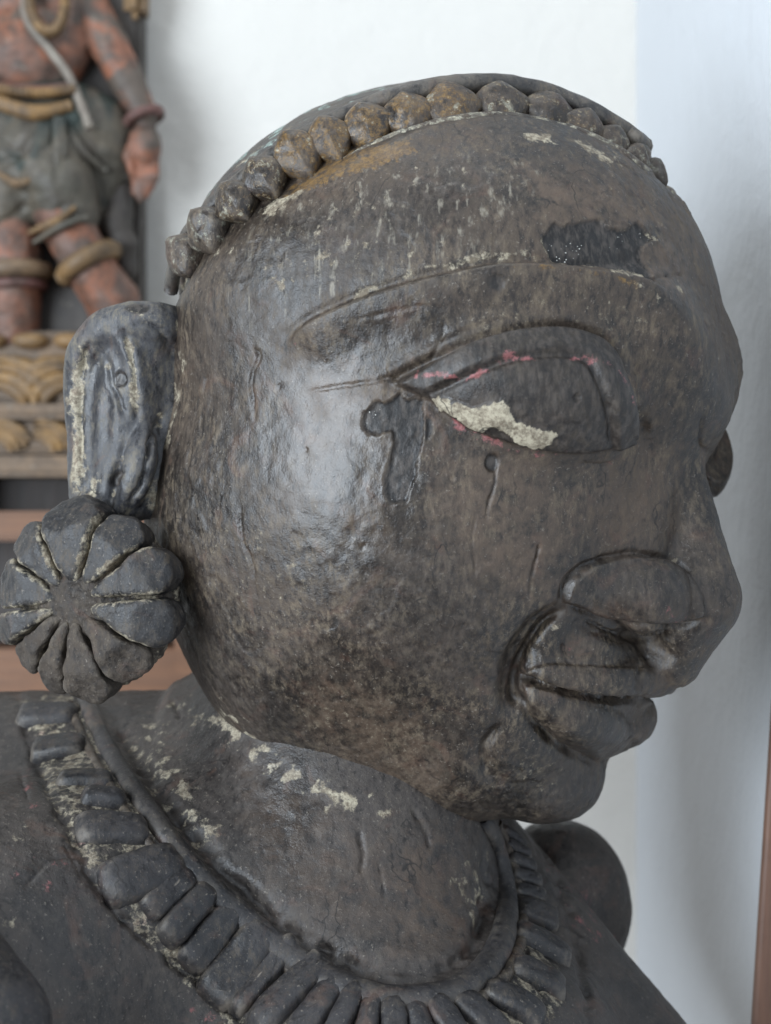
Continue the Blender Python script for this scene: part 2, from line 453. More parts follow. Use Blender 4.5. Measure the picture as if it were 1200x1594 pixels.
def lacquer(name, dark=(.017, .0132, .011), mid=(.054, .039, .029), tan=(.195, .150, .100), tan_amt=.58, gold=0., green=0., pale=0., rough=.42, grain=1.0, coat=.0):
    """old dark paint on carved wood: mottled, rubbed, speckled with dust, with losses steered by the marks on the surface"""
    t = NT(name)
    n1 = t.noise(24, 4, .6, dist=.5); n2 = t.noise(130, 4, .68); n3 = t.noise(640, 3, .75)
    gr = t.noise(330, 5, .78, vec=t.mapv((1, 1, .42)))
    c = t.mix(t.ramp(n1, .36, .62), dark, mid)
    c = t.mix(t.math('MULTIPLY', t.ramp(t.noise(40, 4, .6, dist=1.6), .55, .72), .45), c, (.100, .055, .038))
    pl0 = t.ramp(t.attr('polish'), 0., 1., 1., .45)
    film = t.math('MULTIPLY', t.ramp(gr, .44, .66), t.ramp(t.noise(44, 4, .65, dist=.8), .36, .66, .18, 1.))
    c = t.mix(t.math('MULTIPLY', t.math('MULTIPLY', film, tan_amt), pl0), c, tan)
    c = t.mix(t.ramp(gr, .48, .34, 0., .75), c, (.008, .0065, .006))
    c = t.mix(t.math('MULTIPLY', t.ramp(n3, .60, .72), .6), c, (.23, .20, .165))
    c = t.mix(t.math('MULTIPLY', t.ramp(n2, .36, .26), .8), c, (.009, .007, .0065))
    geo = t.N.new('ShaderNodeNewGeometry').outputs['Pointiness']
    c = t.mix(t.math('MULTIPLY', t.ramp(geo, .52, .60), t.ramp(n2, .40, .60)), c, (.17, .145, .118))
    # rubbed brown and exposed dark ground, plus softer darker areas
    worn = t.attr('worn'); c = t.mix(t.math('MULTIPLY', worn, t.ramp(n2, .34, .60)), c, (.105, .072, .050))
    bare_dark = t.attr('bare_dark'); fine = t.noise(420, 3, .6, vec=t.mapv((1, 1, .35)))
    c = t.mix(bare_dark, c, t.mix(t.ramp(fine, .40, .66), (.007, .006, .006), (.052, .043, .037)))
    # streaks of pale dirt running down
    st = t.noise(230, 3, .6, vec=t.mapv((1.6, 1.6, .12)))
    c = t.mix(t.math('MULTIPLY', t.math('MULTIPLY', t.attr('streak'), t.ramp(n2, .40, .58)), t.ramp(st, .53, .70)), c, (.24, .215, .17))
    brk = t.math('ADD', t.math('MULTIPLY', n2, .45), t.math('MULTIPLY', t.noise(300, 5, .75), .55))
    brk = t.math('MULTIPLY', t.math('SUBTRACT', brk, .5), 4.3)
    def layer(c, name, base, colr, col2):
        a = t.attr(name)
        if base: a = t.math('MAXIMUM', a, base)
        f = t.math('MULTIPLY', t.ramp(t.math('ADD', a, brk), .42, .88), t.ramp(a, .02, .2))
        return t.mix(t.math('MULTIPLY', f, .92), c, t.mix(t.ramp(t.math('ADD', t.math('MULTIPLY', n3, .5), t.math('MULTIPLY', n2, .5)), .40, .62), colr, col2)), f
    c, f1 = layer(c, 'gold', gold, (.20, .115, .035), (.075, .045, .022))
    c, _ = layer(c, 'pink', 0, (.36, .14, .145), (.20, .07, .065))
    c, _ = layer(c, 'green', green, (.36, .46, .41), (.18, .25, .23))
    c, f2 = layer(c, 'pale', pale, (.44, .39, .29), (.15, .12, .085))
    dots = t.ramp(t.voro(620), .20, .13)
    c = t.mix(t.math('MULTIPLY', t.math('MULTIPLY', t.ramp(bare_dark, .90, .98), dots), t.ramp(t.noise(70, 2), .52, .60)), c, (.55, .54, .50))
    # fine drying cracks in islands
    wv = t.N.new('ShaderNodeVectorMath'); wv.operation = 'ADD'; nz = t.N.new('ShaderNodeTexNoise'); nz.inputs['Scale'].default_value = 70; nz.inputs['Detail'].default_value = 3
    t.link(t.co, nz.inputs['Vector']); sc_ = t.N.new('ShaderNodeVectorMath'); sc_.operation = 'SCALE'; sc_.inputs['Scale'].default_value = .016; t.link(nz.outputs['Color'], sc_.inputs[0])
    t.link(t.mapv((1, 1, .45)), wv.inputs[0]); t.link(sc_.outputs[0], wv.inputs[1])
    cr = t.math('MULTIPLY', t.ramp(t.voro(62, 'DISTANCE_TO_EDGE', wv.outputs[0]), .026, .004), t.ramp(t.noise(33, 3, .6), .55, .66))
    c = t.mix(t.math('MULTIPLY', cr, .8), c, (.010, .008, .007))
    # surviving varnish is glossy, rubbed and dusty paint is matt
    r = t.math('ADD', t.ramp(n1, .38, .64, rough-.02, rough+.16), t.ramp(gr, .4, .65, -.04, .14))
    r = t.math('ADD', r, t.math('MULTIPLY', f2, .3))
    pol = t.attr('polish'); r = t.math('ADD', r, t.math('MULTIPLY', t.math('SUBTRACT', .27, r), t.math('MULTIPLY', pol, .92)))
    hgt = t.math('ADD', t.math('MULTIPLY', n2, .7), t.math('MULTIPLY', n3, .75))
    b = t.bump(t.math('MULTIPLY', hgt, t.ramp(pol, 0., 1., 1., .62)), .42*grain, .0010)
    return t.done(c, r, b, spec=.5)

# =====================================================================
# setting: two white walls, wooden ledge, door post
# =====================================================================
def plaster(name, colr):
    t = NT(name); n = t.noise(1.6, 4, .6); c = t.mix(t.ramp(n, .3, .7), colr, tuple(x*.955 for x in colr))
    c = t.mix(t.math('MULTIPLY', t.ramp(t.noise(9, 6, .72), .50, .72), .5), c, tuple(x*.93 for x in colr))
    return t.done(c, .6, t.bump(t.noise(45, 5, .65), .35, .006), spec=.3)
def wood(name, a, b, scale=(30, 30, 3), rough=.5):
    t = NT(name); n = t.noise(3, 5, .6, vec=t.mapv(scale), dist=1.5)
    c = t.mix(t.ramp(n, .3, .7), a, b); c = t.mix(t.math('MULTIPLY', t.ramp(t.noise(40, 4, .7), .5, .75), .4), c, tuple(x*.5 for x in a))
    return t.done(c, rough, t.bump(n, .2, .002), spec=.4)
def box(name, lo, hi, mat, parent=None, bevel=.002):
    import bmesh
    bm = bmesh.new(); bmesh.ops.create_cube(bm, size=1)
    lo = np.array(lo); hi = np.array(hi)
    for v in bm.verts: v.co = [(lo[k]+hi[k])/2+v.co[k]*(hi[k]-lo[k]) for k in range(3)]
    if bevel: bmesh.ops.bevel(bm, geom=list(bm.edges), offset=bevel, segments=2, affect='EDGES')
    me = bpy.data.meshes.new(name); bm.to_mesh(me); bm.free(); me.materials.append(mat)
    o = bpy.data.objects.new(name, me); col.objects.link(o)
    if parent is not None: attach(o, parent)
    return o
def WP(px, py, w):                 # sculpting-space point to world metres
    p = px2uvw(px, py, w); return np.array([p[0]*S, -p[2]*S, p[1]*S+Z0])
WALL_W = -1750.
xc, yb, _ = WP(990, 800, WALL_W)
WHITE = plaster('white_wall_paint', (.62, .60, .56)); WHITE_COOL_LIT = plaster('white_wall_cool_light_tint', (.61, .635, .665))  # side wall copy carries the cool daylight as a blue tint
tag(box('wall_back', (-2.6, yb, 0), (xc, yb+.12, 2.7), WHITE, bevel=0), kind='structure')
tag(box('wall_side', (xc, -2.4, 0), (xc+.12, yb+.12, 2.7), WHITE_COOL_LIT, bevel=0), kind='structure')
tag(box('floor', (-2.6, -3.2, -.1), (xc, yb, 0), wood('floor_boards', (.16, .10, .06), (.22, .14, .09)), bevel=0), kind='structure')

# =====================================================================
# the large carved bust
# =====================================================================
LACQ = lacquer('worn_black_lacquer')
LACQ_BODY = lacquer('worn_lacquer_body', dark=(.020, .017, .016), mid=(.050, .041, .036), tan=(.13, .11, .09), tan_amt=.42, rough=.44, grain=1.2)
LACQ_EAR = lacquer('worn_lacquer_ear', dark=(.030, .031, .036), mid=(.064, .064, .069), tan=(.20, .17, .12), tan_amt=.75, rough=.42)
LACQ_FLOWER = lacquer('worn_lacquer_flower', dark=(.014, .014, .016), mid=(.036, .034, .034), tan_amt=.30, rough=.46, grain=1.5)
LACQ_PLATE = lacquer('worn_lacquer_plate', dark=(.011, .011, .013), mid=(.030, .028, .030), tan_amt=.25, rough=.44, grain=1.1, coat=.3)
LACQ_HAIR = lacquer('worn_lacquer_hair', dark=(.024, .023, .024), mid=(.060, .054, .048), tan_amt=.5)
PETAL_GOLD = lacquer('petal_rubbed_gold', gold=.62, pale=.22, green=.16, rough=.36)
PETAL_DULL = lacquer('petal_dull_gold', gold=.42, pale=.26, green=.24, rough=.40)
PETAL_DARK = lacquer('petal_dark', gold=.15, pale=.30, green=.26)
ROUGH_WOOD = lacquer('broken_wood', dark=(.022, .017, .014), mid=(.055, .042, .032), tan=(.12, .095, .07), rough=.62, grain=2.4)
SOOT = NT('bare_drill_hole').done((.006, .006, .006), .9)

base = (0.05, 0.02, Z0-1060*S)
statue = empty('carved_statue', base, 'large dark carved wooden statue bust with round earring and collar, in front of white walls', 'statue')

# ---- head
HH = 6.0
HF = build_head(HH)
# band line over the brow; behind it the head steps back under the hair
BAND = [(246, 452, 48, 58, 'd'), (266, 427, 50, 62, 'd'), (286, 401, 54, 70, 'd'), (322, 361, 58, 74, 'd'), (369, 315, 58, 66, 'k'), (413, 279, 58, 70, 'k'), (465, 243, 60, 82, 'g'), (513, 217, 58, 74, 'g'), (570, 192, 68, 70, 'g'), (635, 173, 72, 72, 'g'), (704, 160, 80, 80, 'g'),
        (783, 154, 80, 72, 'k'), (858, 167, 74, 68, 'k'), (912, 190, 60, 62, 'k'), (958, 214, 54, 56, 'd'), (996, 242, 46, 50, 'd')]
bandq = cast(HF, [(b[0], b[1]) for b in BAND], 0, uvw2head)
ok = np.abs(HF.sample(bandq)) < 3; BAND = [b for b, o in zip(BAND, ok) if o]; bandq = bandq[ok]
A = np.stack([np.ones(len(bandq)), bandq[:, 0], np.abs(bandq[:, 1]), bandq[:, 1]**2/400], 1); bc, *_ = np.linalg.lstsq(A, bandq[:, 2], rcond=None)
def behind(F, L, T): L = np.abs(L); return (T-(bc[0]+bc[1]*F+bc[2]*L+bc[3]*L*L/400))*.62
HF0 = Field(HF.lo, HF.lo+(HF.n-1)*HF.h, HF.h); HF0.v = HF.v.copy()
Bf = behind(HF.ax[0][:, None, None], HF.ax[1][None, :, None], HF.ax[2][None, None, :])
HF.v = (HF.v+22*sstep(-62, -12, Bf)+22*sstep(10, 70, Bf)).astype(np.float32)
hv, hq = HF.mesh(); hq = hq[:, ::-1].copy()
hv, hq = subdivide(hv, hq); hv = snap(HF, hv, 2)
fold = hv.copy(); fold[:, 1] = np.abs(fold[:, 1])
hn = -grad(HF, hv, 4.) * -1.0
fn = hn.copy(); fn[:, 1] = np.where(hv[:, 1] < 0, -fn[:, 1], fn[:, 1])
def lean(q):                                            # the far half of the face hangs a little lower
    q = np.array(q, float); q[..., 2] -= .33*np.log1p(np.exp(np.clip((-q[..., 1]-50)/30, -20, 20)))*30; return q
hu = head2uvw(lean(hv)); hnu = hn@HM
# tools that act on both sides of the face
sym = Skin(head2uvw(fold), fn@HM)
BROW = [(440, 545), (480, 505), (560, 467), (640, 442), (720, 423), (780, 413), (860, 414), (940, 427), (1000, 447), (1040, 490), (1072, 545), (1090, 600), (1092, 650)]
EYE_UP = [(612, 596), (680, 562), (760, 528), (840, 514), (900, 518), (942, 540), (970, 590), (985, 640), (988, 684)]
EYE_LO = [(612, 596), (670, 622), (720, 660), (800, 690), (880, 704), (950, 697), (988, 684)]
eyeL = np.vstack([spl(EYE_UP, 4), spl(EYE_LO, 4)[::-1][1:-1]])
i = sym.near(BROW, 140); d, sd, t = seg_dist(sym.px[i], spl(BROW, 5)); s_ = d*sd
endf = sstep(0, .10, t)*sstep(1.0, .80, t)
sym.d[i] += (17+11*sstep(.55, .85, t))*endf*sstep(0, 1, (s_+5+75*sstep(.5, .8, t))/(10+75*sstep(.5, .8, t)))*np.exp(-(np.clip(s_, 0, 1e3)/52)**2) - 4*endf*(1-sstep(.5, .8, t))*np.exp(-((s_+9)/7)**2)
i = sym.near(eyeL, 60, .0); de = poly_dist(sym.px[i], eyeL); du, _, tu = seg_dist(sym.px[i], spl(EYE_UP, 5)); dl, _, tl = seg_dist(sym.px[i], spl(EYE_LO, 5))
ins = de > 0
sym.d[i] += 11*sstep(-4, 9, de)
sym.d[i] += np.where(ins, 1, .0)*(7*sstep(2, 8, du)*sstep(42, 33, du)-5*np.exp(-((du-44)/5)**2)*sstep(0, 30, dl))
sym.d[i] += -(2.5+5*(du < dl))*np.exp(-((de+5)/6)**2)+3.5*(du < dl)*np.exp(-((de+20)/9)**2)
sym.blob((884, 628), 26, 2.2); sym.blob((892, 618), 6, -4)
sym.line([(872, 942), (882, 905), (915, 878), (980, 862), (1040, 872), (1072, 893)], 5, -8)
sym.line([(884, 940), (930, 961), (1000, 972), (1060, 972), (1100, 962)], 6, -10)
sym.line([(880, 944), (838, 977), (806, 1030), (797, 1075), (806, 1105)], 6, -12)
sym.line([(806, 1048), (850, 1068), (890, 1079), (950, 1088), (1000, 1086)], 4.5, -15)
sym.line([(803, 1075), (828, 1120), (879, 1166), (930, 1187)], 6, -10)
sym.line([(775, 1128), (753, 1165), (756, 1205)], 6, -6)
sym.line([(1000, 1030), (992, 1050), (992, 1080)], 6, -6)
sym.line([(960, 985), (1000, 992), (1040, 990)], 7, -9, None, 1, 2)
sym.line([(985, 560), (1000, 620), (1005, 690)], 9, -7)
# crisp cut steps: nostril wing and lips stand proud
for poly, up_, ed in (([(878, 936), (888, 902), (918, 877), (980, 862), (1040, 872), (1074, 894), (1096, 930), (1098, 960), (1060, 972), (1000, 972), (930, 962)], 11, 5), ([(808, 1046), (850, 1033), (930, 1036), (990, 1040), (1000, 1083), (950, 1085), (890, 1077), (850, 1066)], 6, 4), ([(812, 1062), (850, 1073), (950, 1093), (992, 1092), (985, 1140), (930, 1182), (879, 1160), (828, 1115)], 8, 4)):
    i = sym.near(poly, 30); d = poly_dist(sym.px[i], poly)+1.5*sym.wob[i]; sym.d[i] += up_*sstep(-1, ed, d)*(.72+.28*sstep(4, 34, d))
hd = sym.d+.8*noise(hu, 46, 1)+.7*noise(hu, 15, 2)+1.8*noise(hu, 150, 5)
# damage and marks on the side the photograph shows
sk = Skin(hu, hnu); sk.d = hd
T_CHIP = [(564, 662), (568, 642), (585, 625), (605, 628), (622, 611), (628, 621), (645, 620), (657, 625), (660, 655), (658, 690), (649, 715), (648, 740), (640, 760), (632, 782), (612, 784), (600, 772), (599, 745), (608, 715), (612, 690), (608, 671), (590, 676), (574, 676)]
sk.patch(T_CHIP, -6.5, 'bare_dark', 1, 1.7, 1.8, lip=.5)
sk.patch([(662, 648), (672, 652), (674, 672), (663, 686)], -4, 'bare_dark', 1, 2., 1.)
FORE = [(842, 374), (862, 345), (874, 352), (900, 346), (935, 342), (947, 356), (975, 358), (992, 345), (1005, 362), (1022, 372), (1000, 382), (998, 400), (1002, 418), (1006, 442), (985, 433), (965, 425), (930, 415), (890, 411), (860, 408), (850, 390)]
sk.patch(FORE, -4.5, 'bare_dark', 1, 1.7, 1.8, lip=.5)
sk.line(FORE+[FORE[0]], 2.4, 0, 'pale', .8, 1.5, False, n=1, patch=40)
sk.blob((766, 721), 11, -6, 'bare_dark', 1, 1.2, .75); sk.blob((770, 443), 13, -3.5, 'bare_dark', .9, 2.5)
sk.patch([(672, 620), (690, 612), (722, 626), (760, 630), (786, 618), (803, 650), (832, 660), (870, 668), (852, 686), (830, 690), (805, 681), (790, 668), (768, 656), (760, 666), (735, 663), (715, 646), (700, 641), (685, 641)], 2.6, 'pale', 1.15, 2.2, 3.4)
for L, w_, a in (([(640, 588), (690, 581), (725, 590)], 5, .8), ([(722, 592), (745, 584), (770, 576)], 5, 1.1), ([(750, 568), (800, 560), (850, 562)], 7, .8), ([(860, 560), (920, 570), (958, 598), (970, 640)], 5, .75),
                 ([(650, 575), (650, 590)], 3, .8), ([(690, 645), (740, 678), (790, 697)], 9, .75), ([(770, 690), (850, 705), (910, 700)], 11, .45), ([(935, 720), (980, 712)], 8, .45), ([(455, 530), (462, 540)], 5, .7),
                 ([(840, 1060), (862, 1068)], 6, .6), ([(1020, 935), (1060, 965)], 8, .5), ([(860, 1000), (890, 1030)], 16, .32)):
    sk.line(L, w_, 0, 'pink', a*.72, 2.5)
for L, w_, a in (([(470, 505), (560, 455), (640, 428), (720, 407), (800, 398), (860, 404)], 8, .62), ([(560, 470), (640, 445), (720, 425)], 5, .55), ([(940, 420), (1000, 438)], 7, .8),
                 ([(325, 415), (360, 385), (400, 345), (450, 300), (500, 275)], 15, .75), ([(780, 208), (850, 216), (905, 228), (950, 245), (975, 260)], 9, .95), ([(1030, 430), (1052, 460)], 9, .6),
                 ([(985, 590), (995, 640), (1003, 690)], 8, .7), ([(1040, 866), (1075, 888), (1090, 880)], 8, .8), ([(850, 965), (860, 985)], 15, .55), ([(760, 1140), (800, 1120)], 9, .35), ([(1040, 980), (1060, 995)], 14, .4),
                 ([(330, 1080), (390, 1145), (450, 1190), (520, 1225), (600, 1248)], 11, .95), ([(285, 500), (282, 580), (262, 670), (245, 760)], 7, .6), ([(330, 790), (345, 850)], 6, .45), ([(395, 860), (420, 920)], 4, .5), ([(285, 560), (287, 640)], 5, .6),
                 ([(470, 250), (500, 262)], 8, .6), ([(600, 285), (602, 330)], 2.5, .6), ([(840, 420), (960, 440), (1010, 470), (1030, 500)], 5, .45)):
    sk.line(L, w_, 0, 'pale', a*1.1, 4, patch=34)
for L in ([(700, 370), (702, 400)], [(690, 372), (688, 398)], [(618, 400), (616, 440)], [(640, 390), (640, 425)], [(655, 240), (640, 300)], [(760, 225), (745, 280)], [(395, 460), (408, 480)], [(725, 255), (722, 300)]):
    sk.line(L, 5, 0, 'pale', .62, 3, patch=18)
sk.patch([(330, 470), (420, 330), (560, 262), (740, 250), (860, 250), (800, 330), (740, 395), (600, 440), (480, 495), (400, 520)], 0, 'streak', .8, 30, 8)
sk.patch([(360, 500), (400, 400), (520, 320), (700, 255), (770, 270), (690, 350), (560, 430), (470, 485)], 0, 'bare_dark', .55, 34, 14)
for P_, a in (([(800, 260), (960, 280), (1050, 360), (1060, 480), (1010, 440), (1000, 360), (860, 340)], .8), ([(690, 690), (860, 720), (900, 900), (860, 960), (760, 900), (680, 800)], .55), ([(500, 1050), (640, 1100), (700, 1230), (600, 1230), (480, 1130)], .6), ([(430, 600), (560, 560), (600, 610), (480, 640)], .5), ([(880, 720), (1060, 700), (1080, 850), (930, 860)], .4)):
    sk.patch(P_, 0, 'worn', a, 30, 22)
sk.patch(eyeL, 0, 'bare_dark', .72, 8, 5)
Bh = behind(hv[:, 0], hv[:, 1], hv[:, 2]); ch = np.exp(-((Bh-2)/26)**2)
sk.m['green'] = np.maximum(sk.m['green'], .75*ch*sstep(-.1, .3, noise(hu, 30, 31))).astype(np.float32); sk.m['pale'] = np.maximum(sk.m['pale'], .7*ch*sstep(-.15, .3, noise(hu, 36, 32))).astype(np.float32)
for P_, a in (([(560, 880), (700, 850), (800, 950), (785, 1080), (640, 1070), (560, 970)], .45), ([(255, 880), (330, 960), (420, 1080), (540, 1210), (420, 1190), (290, 1080)], .5), ([(860, 890), (1120, 800), (1150, 960), (1100, 1020), (900, 970)], .35), ([(780, 1180), (920, 1160), (930, 1240), (860, 1285), (700, 1265)], .4), ([(300, 520), (380, 420), (470, 420), (440, 560), (340, 640)], .35)):  # soft darker areas on lower cheek, jaw edge, nose, chin and temple
    sk.patch(P_, 0, 'bare_dark', a, 40, 26)
for P_, a in (([(300, 820), (420, 790), (500, 900), (540, 1010), (420, 1020), (320, 930)], .18), ([(380, 430), (480, 330), (620, 290), (600, 420), (440, 490)], .26), ([(470, 1040), (640, 1090), (720, 1230), (600, 1230), (460, 1130)], .20), ([(700, 480), (900, 450), (1000, 500), (960, 530), (860, 500), (720, 520)], .26), ([(800, 1110), (900, 1180), (860, 1260), (760, 1230)], .24), ([(880, 220), (1040, 300), (1060, 420), (1000, 340), (900, 300)], .22)):
    sk.patch(P_, 0, 'pale', a, 45, 22)
sk.patch([(530, 238), (640, 215), (646, 240), (560, 268), (470, 300), (430, 318), (450, 290)], 0, 'gold', .8, 8, 6)
sk.line([(790, 418), (880, 424), (960, 440), (1005, 462)], 6, 0, 'gold', .7, 4, patch=30)
for L, w_, dpt in (([(392, 540), (402, 556), (391, 590), (394, 622), (398, 655)], 2.2, -5), ([(688, 522), (682, 540), (668, 558)], 2.2, -4), ([(592, 592), (606, 588), (626, 594)], 3, -6), ([(772, 728), (768, 760), (758, 790), (756, 812)], 2.2, -4), ([(838, 846), (834, 872), (822, 925)], 2.6, -5),
                  ([(905, 720), (930, 724), (962, 718)], 2.2, -4), ([(1002, 440), (1030, 432), (1062, 428)], 2.2, -4), ([(972, 672), (996, 690)], 2.2, -4), ([(690, 505), (690, 530)], 2, -3), ([(740, 800), (735, 850), (742, 900)], 1.8, -2.2), ([(375, 780), (374, 830), (392, 880), (398, 930)], 2, -3.2),
                  ([(875, 1000), (878, 1020), (888, 1035)], 2.2, -4), ([(322, 585), (318, 612)], 2.2, -3.4), ([(255, 1100), (330, 1150), (380, 1180)], 4, -5), ([(900, 960), (955, 985), (990, 1000)], 3, -5), ([(1005, 1020), (1015, 1040)], 3, -5), ([(640, 1250), (690, 1258)], 3, -4),
                  ([(560, 500), (640, 480), (700, 482)], 2., -1.6), ([(480, 610), (560, 596), (600, 592)], 2., -1.8), ([(930, 620), (960, 650)], 1.8, -1.5), ([(610, 590), (640, 606), (690, 610)], 2., -2.), ([(1095, 640), (1090, 690), (1110, 705)], 2.5, -4)):
    sk.line(L, w_, dpt, None, 1, 1.2)
rs = np.random.RandomState(3)
for k in range(34):                                     # little pits and scabs
    x, y = rs.uniform(300, 1080), rs.uniform(330, 1240); sk.blob((x, y), rs.uniform(2.5, 5), rs.choice([-1.5, -1.2, 1.0]), None, 1, 1.5, rs.uniform(.5, 1), rs.uniform(0, 180))
# scaling paint: thin flakes above the bare layer, most on the brow and the cheek
fl = noise(hu, 60, 11)+.5*noise(hu, 22, 12); 
def rub(k, c, rx, ry, ang, amt):                        # places polished by hands
    x, y = (k.px-np.array(c)).T; a = math.radians(ang); X = (x*math.cos(a)+y*math.sin(a))/rx; Y = (-x*math.sin(a)+y*math.cos(a))/ry
    g = np.exp(-(X*X+Y*Y)**1.3)*(k.face > .05)*amt*(1+.7*noise(k.p, 70, 41)+.6*noise(k.p, 22, 42)); k.m['polish'] = np.clip(np.maximum(k.m['polish'], g), 0, 1).astype(np.float32)
for c_, rx, ry, an, am in (((520, 700), 190, 120, 60, 1.), ((560, 820), 95, 70, 20, 1.), ((600, 520), 120, 40, -18, .9), ((945, 925), 60, 26, 10, 1.), ((460, 330), 150, 60, -30, .6), ((1095, 900), 50, 70, 0, .6), ((920, 1125), 60, 26, 30, .6), ((700, 300), 150, 50, -5, .5), ((860, 1210), 60, 40, 0, .5), ((1120, 600), 40, 60, 0, .6)):
    rub(sk, c_, rx, ry, an, am)
sk.m['polish'] *= 1-.95*sstep(.6, .95, np.maximum(sk.m['bare_dark'], sk.m['pale']))
sk.d += (1.1-.8*sk.m['polish'])*sstep(.02, .09, fl)*sstep(.1, .5, noise(hu, 190, 13)+.35)
hp = sk.apply()
# the eyes are parts of their own
fe = np.zeros(len(hp), bool); i = sym.near(eyeL, 4, .0); fe[i] = poly_dist(sym.px[i], eyeL) > 1.0
left = hv[:, 1] < 0
facee = fe[hq].all(1)
eL = split(hp, hq, facee & left[hq].all(1))[0]; eR = split(hp, hq, facee & ~left[hq].any(1))[0]; rest = split(hp, hq, facee & (left[hq].all(1) | ~left[hq].any(1)))[1]
head = mk('head', hp[rest[0]], rest[1], LACQ, statue, {k: a[rest[0]] for k, a in sk.m.items()})
for part, lab in ((eR, 'worn almond eye with flakes of cream and pink paint'), (eL, None)):
    o = mk('eye', hp[part[0]], part[1], LACQ, None, {k: a[part[0]] for k, a in sk.m.items()}); o.parent = head
    if lab: o['label'] = lab

# ---- hair behind the band
HAIR = Field(HF.lo, HF.lo+(HF.n-1)*HF.h, HF.h)
HAIR.v = np.maximum(HF0.v-12+13*sstep(-40, -190, HF.ax[0])[:, None, None], (47-Bf)).astype(np.float32)
HAIR.v[:, :, :int((-420-HF.lo[2])/HF.h)] = 50.
HAIR.blur(1)
cv, cq = HAIR.mesh(); cq = cq[:, ::-1].copy(); cu = head2uvw(lean(cv)); cn = grad(HAIR, cv, 5.)@HM
ck = Skin(cu, cn); ck.d = 1.8*noise(cu, 40, 1)+1.2*noise(cu, 16, 2)
ck.m['green'] = (.65*sstep(.05, .4, noise(cu, 40, 6))).astype(np.float32); ck.m['pale'] = (.5*sstep(.1, .45, noise(cu, 34, 9))).astype(np.float32)
mk('hair', ck.apply(), cq, LACQ_HAIR, statue, ck.m)

# ---- petals of the band, plates of the collar: lobed domes bent to the surface below
def dome(f, c, ex, en, half_x, half_y, height, power=2., tip=0., ridge=0., seed=0, pr=2.6, skirt=14., tow=None, seg=30, rings=8, rough=1.):
    """c centre, ex direction of the long axis, en outward; returns verts, quads in sculpting space"""
    en = unit(en); ex = unit(ex-en*(ex@en)); ey = np.cross(en, ex)
    a = np.arange(seg)/seg*2*math.pi; rr = np.r_[np.linspace(.12, 1, rings), 1.03]
    ca, sa = np.cos(a), np.sin(a)
    rad = 1/((np.abs(ca)**power+np.abs(sa)**power)**(1/power))
    X = rad*ca; Y = rad*sa*(1-tip*X*.6)
    V = []
    for k, r in enumerate(rr):
        x = X*r*half_x; y = Y*r*half_y
        z = height*(1-np.clip(r, 0, 1)**pr)**.6*(1-ridge*np.abs(Y*r)) if k < len(rr)-1 else np.full(seg, -skirt)
        V.append(np.stack([x, y, z], 1))
    V = np.vstack(V+[np.array([[0, 0, height]])])
    p = c+V[:, :1]*ex+V[:, 1:2]*ey
    if f is not None:
        for _ in range(3):
            q = uvw2head(p) if tow == 'head' else p
            sd = f.sample(q); p = p-en*np.clip(sd, -30, 30)[:, None]
    nz = 1.6*rough*noise(p+seed*31., 22, seed)+.8*rough*noise(p, 8, seed+1)
    p = p+en*(V[:, 2:3]+np.where(V[:, 2:3] > 0, nz[:, None], 0))+ex*(1.5*rough*noise(p, 18, seed+2))[:, None]+ey*(1.5*rough*noise(p, 18, seed+4))[:, None]
    q = []
    for k in range(len(rr)-1):
        for j in range(seg): q.append((k*seg+j, (k+1)*seg+j, (k+1)*seg+(j+1) % seg, k*seg+(j+1) % seg))
    n = len(rr)*seg
    q = q+[(n, j, (j+1) % seg) for j in range(seg)]
    return p, q
lo_L = bandq[:, 1].min()
allb = [(bandq[k], BAND[k]) for k in range(len(BAND))]+[(bandq[k]*np.array([1, -1, 1]), BAND[k]) for k in range(len(BAND)) if bandq[k, 1] > -lo_L+40]
nb = len(BAND); rail = np.array([e[0] for e in allb[nb:]]+[e[0] for e in allb[:nb][::-1]])
def tube(name, pts, r, mat, parent=None, seg=10, flat=1., seed=1, attrs=None, nrm=None):
    pts = np.asarray(pts, float); n = len(pts); tg = np.gradient(pts, axis=0); tg /= np.linalg.norm(tg, axis=1)[:, None]
    r = np.interp(np.linspace(0, 1, n), np.linspace(0, 1, len(np.atleast_1d(r))), np.atleast_1d(r)) if np.size(r) > 1 else np.full(n, float(r))
    ref = np.tile(np.array([0, .2, 1.]), (n, 1)) if nrm is None else nrm
    a_ = np.cross(tg, ref); a_ /= np.linalg.norm(a_, axis=1)[:, None]; b_ = np.cross(a_, tg)
    ang = np.arange(seg)/seg*2*math.pi
    V = pts[:, None]+r[:, None, None]*(np.cos(ang)[None, :, None]*a_[:, None]+flat*np.sin(ang)[None, :, None]*b_[:, None])
    V = V.reshape(-1, 3); V = V+1.6*np.stack([noise(V, 24, seed), noise(V, 24, seed+1), noise(V, 24, seed+2)], 1)
    q = [(k*seg+j, (k+1)*seg+j, (k+1)*seg+(j+1) % seg, k*seg+(j+1) % seg) for k in range(n-1) for j in range(seg)]
    q += [tuple(range(seg))[::-1], tuple((n-1)*seg+j for j in range(seg))]
    o = mk(name, V, q, mat, parent if parent is not None and parent.type == 'EMPTY' else None, attrs)
    if parent is not None and parent.type != 'EMPTY': o.parent = parent
    return o
rail = np.vstack([snap(HF0, 2*rail[:1]-rail[2:3], 30), rail, snap(HF0, 2*rail[-1:]-rail[-3:-2], 30)])
ext = rail[[0, -1]]; allb += [(snap(HF0, rail[-1:]*2-rail[-2:-1], 30)[0], (0, 0, 46, 56, 'd')), (snap(HF0, rail[:1]*2-rail[1:2], 30)[0], (0, 0, 46, 56, 'd'))]
